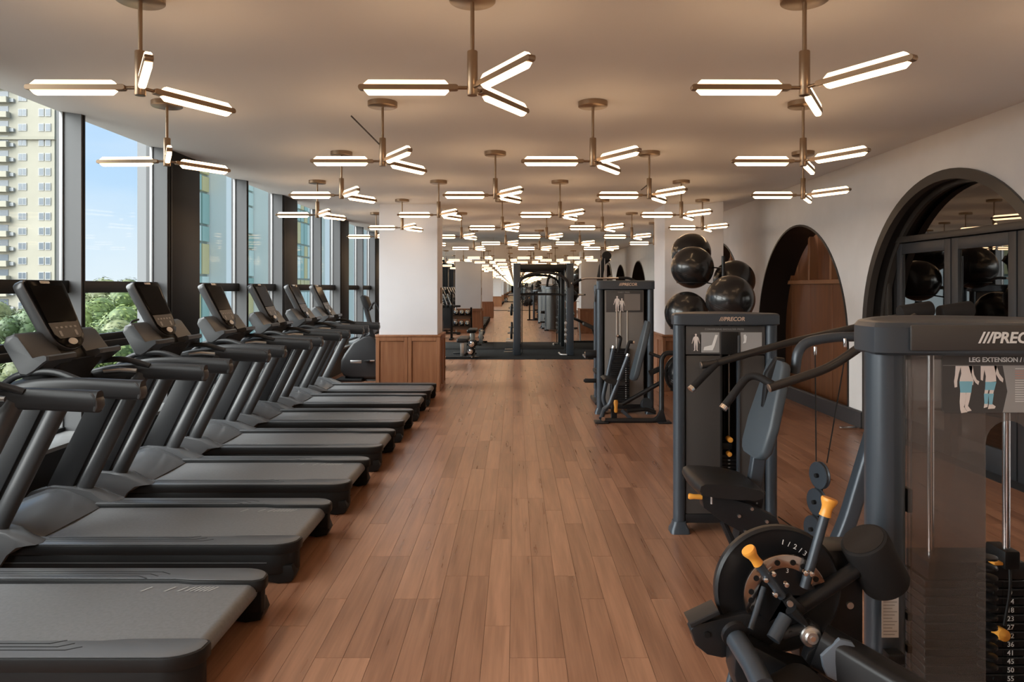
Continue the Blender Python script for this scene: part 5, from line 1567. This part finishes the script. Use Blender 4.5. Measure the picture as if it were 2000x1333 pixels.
ac_me = MB().box(-0.5, 0.5, -0.45, 0, -0.35, 0.35, 0.03, 1).mesh('aircon_unit', m_ac)
wb_ = MB()
wb_.box(-1.9, 1.9, -1.2, 0.1, -0.15, 0.0); wb_.box(-1.9, 1.9, -1.2, -1.1, 0.0, 1.0); wb_.box(1.8, 1.9, -1.2, 0, 0, 1.0)
wb_.slot(1); wb_.box(-1.6, 1.5, -0.06, 0.05, 0.1, 2.3)
balc_me = wb_.mesh('balcony', [m_conc, m_wgl])
for i in range(17):
    v = 191 + 29.0 * i if False else 220 + 29.0 * (i - 2)
    z = CAMH - (v - CV) * TY / FPX
    if z < -4.5: continue
    for u, me in ((44, win_me), (81, win2_me), (94, win2_me)):
        p = W(u, v, TY)
        inst('window', me, T, (p.x - ORG.x, TY - ORG.y, z - ORG.z))
    p = W(2, v + 8, TY)
    inst('balcony', balc_me, T, (p.x - ORG.x, TY - ORG.y, z - 1.0 - ORG.z))
    if random.random() < 0.75:
        p = W(24, v + 5, TY)
        inst('aircon_unit', ac_me, T, (p.x - ORG.x, TY - ORG.y, z - 0.6 - ORG.z))
    p = W(113, v - 2, TY + 0.8)
# ---- glass office block across the lane
T = wthing('glass_office_block', (-18, 50, GZ), 'office block of teal glass and white pilasters behind the far windows', 'building')
FX = -14.0
MW().prism([(FX + 0.1, 28.0), (FX - 0.35, 33), (FX - 0.35, 92), (-45, 92), (-41.5, 84), (FX - 0.2, 28.7)], 'z', GZ, 34).build('block_wall', m_mul2, T)
MW().box(FX + 0.07, FX + 0.55, 27.0, 28.1, GZ, 34).build('end_pier', m_stone, T)
PIL = [(34.1, 35.0), (39.9, 42.2), (51.8, 56.2), (61.0, 63.5), (66.0, 70.5), (76, 79)]
for a, b in PIL:
    MW().box(FX - 0.4, FX + 0.55, a, b, GZ, 34).build('pilaster', m_pale, T)
gaps = [(28.1, 34.1), (35.0, 39.9), (42.2, 51.8), (56.2, 61.0), (63.5, 66.0), (70.5, 76)]
for gi, (a, b) in enumerate(gaps):
    n = max(2, int(round((b - a) / 0.82)))
    for i in range(n):
        y0, y1 = a + (b - a) * i / n, a + (b - a) * (i + 1) / n
        z = -7.0
        k = 0
        while z < 20:
            h = 1.5 if k % 2 == 0 else 0.8
            r = random.random()
            m = (m_teal2 if r < 0.45 else (m_yel if r < 0.75 else m_teal)) if k % 2 == 0 else (m_teal if r < 0.4 else (m_teal2 if r < .7 else m_yel))
            if -3.2 < z < 8.5 and y0 > 32.2 and y1 < 61.2:
                MW().box(FX - 0.35, FX - 0.25 + 0.05 * random.random(), y0 + 0.06, y1 - 0.06, z + 0.06, z + h - 0.06).build('glass_panel', m, T)
            z += h; k += 1
    MW().box(FX - 0.4, FX + 0.2, a, b, -2.1, -1.1).build('floor_band', m_pale, T)
# ---- low houses on the skyline
m_h1 = mat('house_render', (0.33, 0.26, 0.19), 0.85); m_h2 = mat('house_render_pale', (0.38, 0.35, 0.31), 0.85)
m_roof = mat('roof_tile', (0.36, 0.24, 0.17), 0.8)
for i, (u0, u1, vt, Y, m) in enumerate(((168, 212, 578, 190, m_h1), (205, 240, 583, 170, m_h2), (236, 300, 579, 210, m_h1), (150, 190, 588, 150, m_h2))):
    a, b = W(u0, vt, Y), W(u1, vt, Y)
    T = wthing('low_house', ((a.x + b.x) / 2, Y, GZ), ['tan low house on the skyline at the left of the sky window', 'pale low house in the middle of the skyline', 'wide tan house on the skyline by the concrete pier', 'pale house in front of the tan skyline house'][i], 'building', 'houses on the skyline')
    MW().box(a.x, b.x, Y, Y + 10, GZ, a.z - 0.8).build('house_wall', m, T)
    MW().box(a.x - 0.4, b.x + 0.4, Y - 0.5, Y + 10.4, a.z - 0.8, a.z).build('roof', m_roof if i % 2 else m, T)
    for q in range(3):
        x = a.x + (b.x - a.x) * (q + 0.5) / 3
        MW().box(x - 0.6, x + 0.6, Y - 0.1, Y + 0.1, a.z - 3.2, a.z - 1.8).build('window', m_wgl, T)
# ---- street wall and shed under the trees
T = wthing('brick_shed', (-38, 56, GZ), 'low terracotta shed under the trees at lower left', 'building')
MW().box(-46, -32, 54, 58, GZ, -5.6).build('shed_wall', m_orng, T)
MW().box(-46.4, -31.6, 53.6, 58.4, -5.6, -5.2).build('shed_roof', m_conc2, T)
MW().box(-39, -36.5, 53.9, 54.1, GZ, -6.6).build('shed_door', m_wgl, T)
# ---- trees
def leaf_crown(seed, n, mcol, nm):
    random.seed(seed)
    mb = MB()
    blobs = []
    for i in range(9):
        a = random.random() * 6.28; rr = random.random() ** 0.6 * 0.62
        blobs.append((Vector((rr * math.cos(a), rr * math.sin(a), random.uniform(-0.35, 0.55) * (1 - 0.5 * rr))), random.uniform(0.30, 0.48)))
    for i in range(n):
        c, r = random.choice(blobs)
        d = Vector((random.gauss(0, 1), random.gauss(0, 1), random.gauss(0, 1))).normalized()
        p = c + d * r * (0.72 + 0.30 * random.random())
        s = random.uniform(0.028, 0.060)
        t1 = (d.cross(Vector((random.gauss(0, 1), random.gauss(0, 1), random.gauss(0, 1))))).normalized()
        t2 = (d + Vector((0, 0, 0.5)) + t1 * 0.2).cross(t1).normalized()
        mb.quad(p - t1 * s * 0.6, p - t2 * s, p + t1 * s * 0.6, p + t2 * s)
    for c, r in blobs:
        mb.sphere(c, r * 0.80, 10, 7)
    return mb.mesh(nm, mcol, fix=False)
def leaf_mat(name, c0, c1):
    m = bpy.data.materials.new(name); m.use_nodes = True
    t = m.node_tree; b = t.nodes['Principled BSDF']
    g = t.nodes.new('ShaderNodeNewGeometry'); r = t.nodes.new('ShaderNodeValToRGB')
    r.color_ramp.elements[0].color = (*c0, 1); r.color_ramp.elements[1].color = (*c1, 1)
    t.links.new(g.outputs['Random Per Island'], r.inputs[0]); t.links.new(r.outputs[0], b.inputs['Base Color'])
    b.inputs['Roughness'].default_value = 0.6
    MATS[name] = m
    return m
lm = [leaf_mat('leaf_fresh', (0.035, 0.07, 0.012), (0.12, 0.16, 0.035)), leaf_mat('leaf_deep', (0.02, 0.042, 0.012), (0.06, 0.10, 0.03)), leaf_mat('leaf_olive', (0.04, 0.06, 0.02), (0.13, 0.145, 0.06))]
crowns = [leaf_crown(3 + k, 2600, lm[k], 'crown') for k in range(3)]
bark = mat('bark', (0.12, 0.085, 0.06), 0.9)
TREES = [(188, 642, 46, 3.0, 0), (226, 612, 62, 4.2, 2), (243, 622, 56, 3.4, 0), (205, 596, 95, 4.5, 1), (248, 592, 105, 5.0, 2), (180, 615, 75, 4.2, 0),
         (232, 668, 38, 2.9, 0), (200, 684, 37, 2.3, 1), (238, 690, 33, 2.2, 2), (190, 716, 28, 2.4, 0), (222, 728, 25, 1.8, 0),
         (30, 660, 52, 3.3, 1), (72, 652, 60, 3.0, 0), (8, 648, 66, 4.0, 2), (20, 735, 34, 2.8, 0), (85, 742, 40, 2.0, 1), (58, 760, 30, 1.8, 2), (112, 690, 44, 3.2, 0), (140, 668, 52, 3.4, 1), (125, 730, 34, 2.5, 2)]
KIND = ['fresh green', 'deep green', 'olive green']
for i, (u, v, Y, r, k) in enumerate(TREES):
    p = W(u, v, Y)
    col_ = 'seen at the far left window' if u < 160 else 'seen through the sky window'
    hgt = 'high in the view' if v < 630 else ('at mid height' if v < 700 else 'low down')
    t_ = thing('leafy_tree', (p.x, p.y, GZ), '%s tree %s' % (KIND[k], col_), 'tree', 'trees below the windows')
    t_['_d'] = Y
    c = inst('crown', crowns[k], t_, (0, 0, p.z - GZ), (0, 0, i * 1.7)); c.scale = (r * 0.88, r * 0.88, r * 0.82)
    MB().tube([(0, 0, 0), (0.1, 0.05, (p.z - GZ) * 0.6), (0, 0, p.z - GZ)], lambda t: 0.22 - 0.12 * t, 8).build('trunk', bark, t_)
_tr = sorted([o for o in bpy.data.objects if o.name.split('.')[0] == 'leafy_tree'], key=lambda o: o['_d'])
ORD = ['nearest', 'second nearest', 'third nearest', 'fourth nearest', 'fifth nearest', 'sixth nearest', 'seventh nearest', 'eighth nearest', 'ninth nearest', 'tenth nearest', 'eleventh nearest',
       'twelfth nearest', 'eighth furthest', 'seventh furthest', 'sixth furthest', 'fifth furthest', 'fourth furthest', 'third furthest', 'second furthest', 'furthest']
for o, w in zip(_tr, ORD):
    o['label'] = o['label'] + ', ' + w + ' of the trees'
    del o['_d']
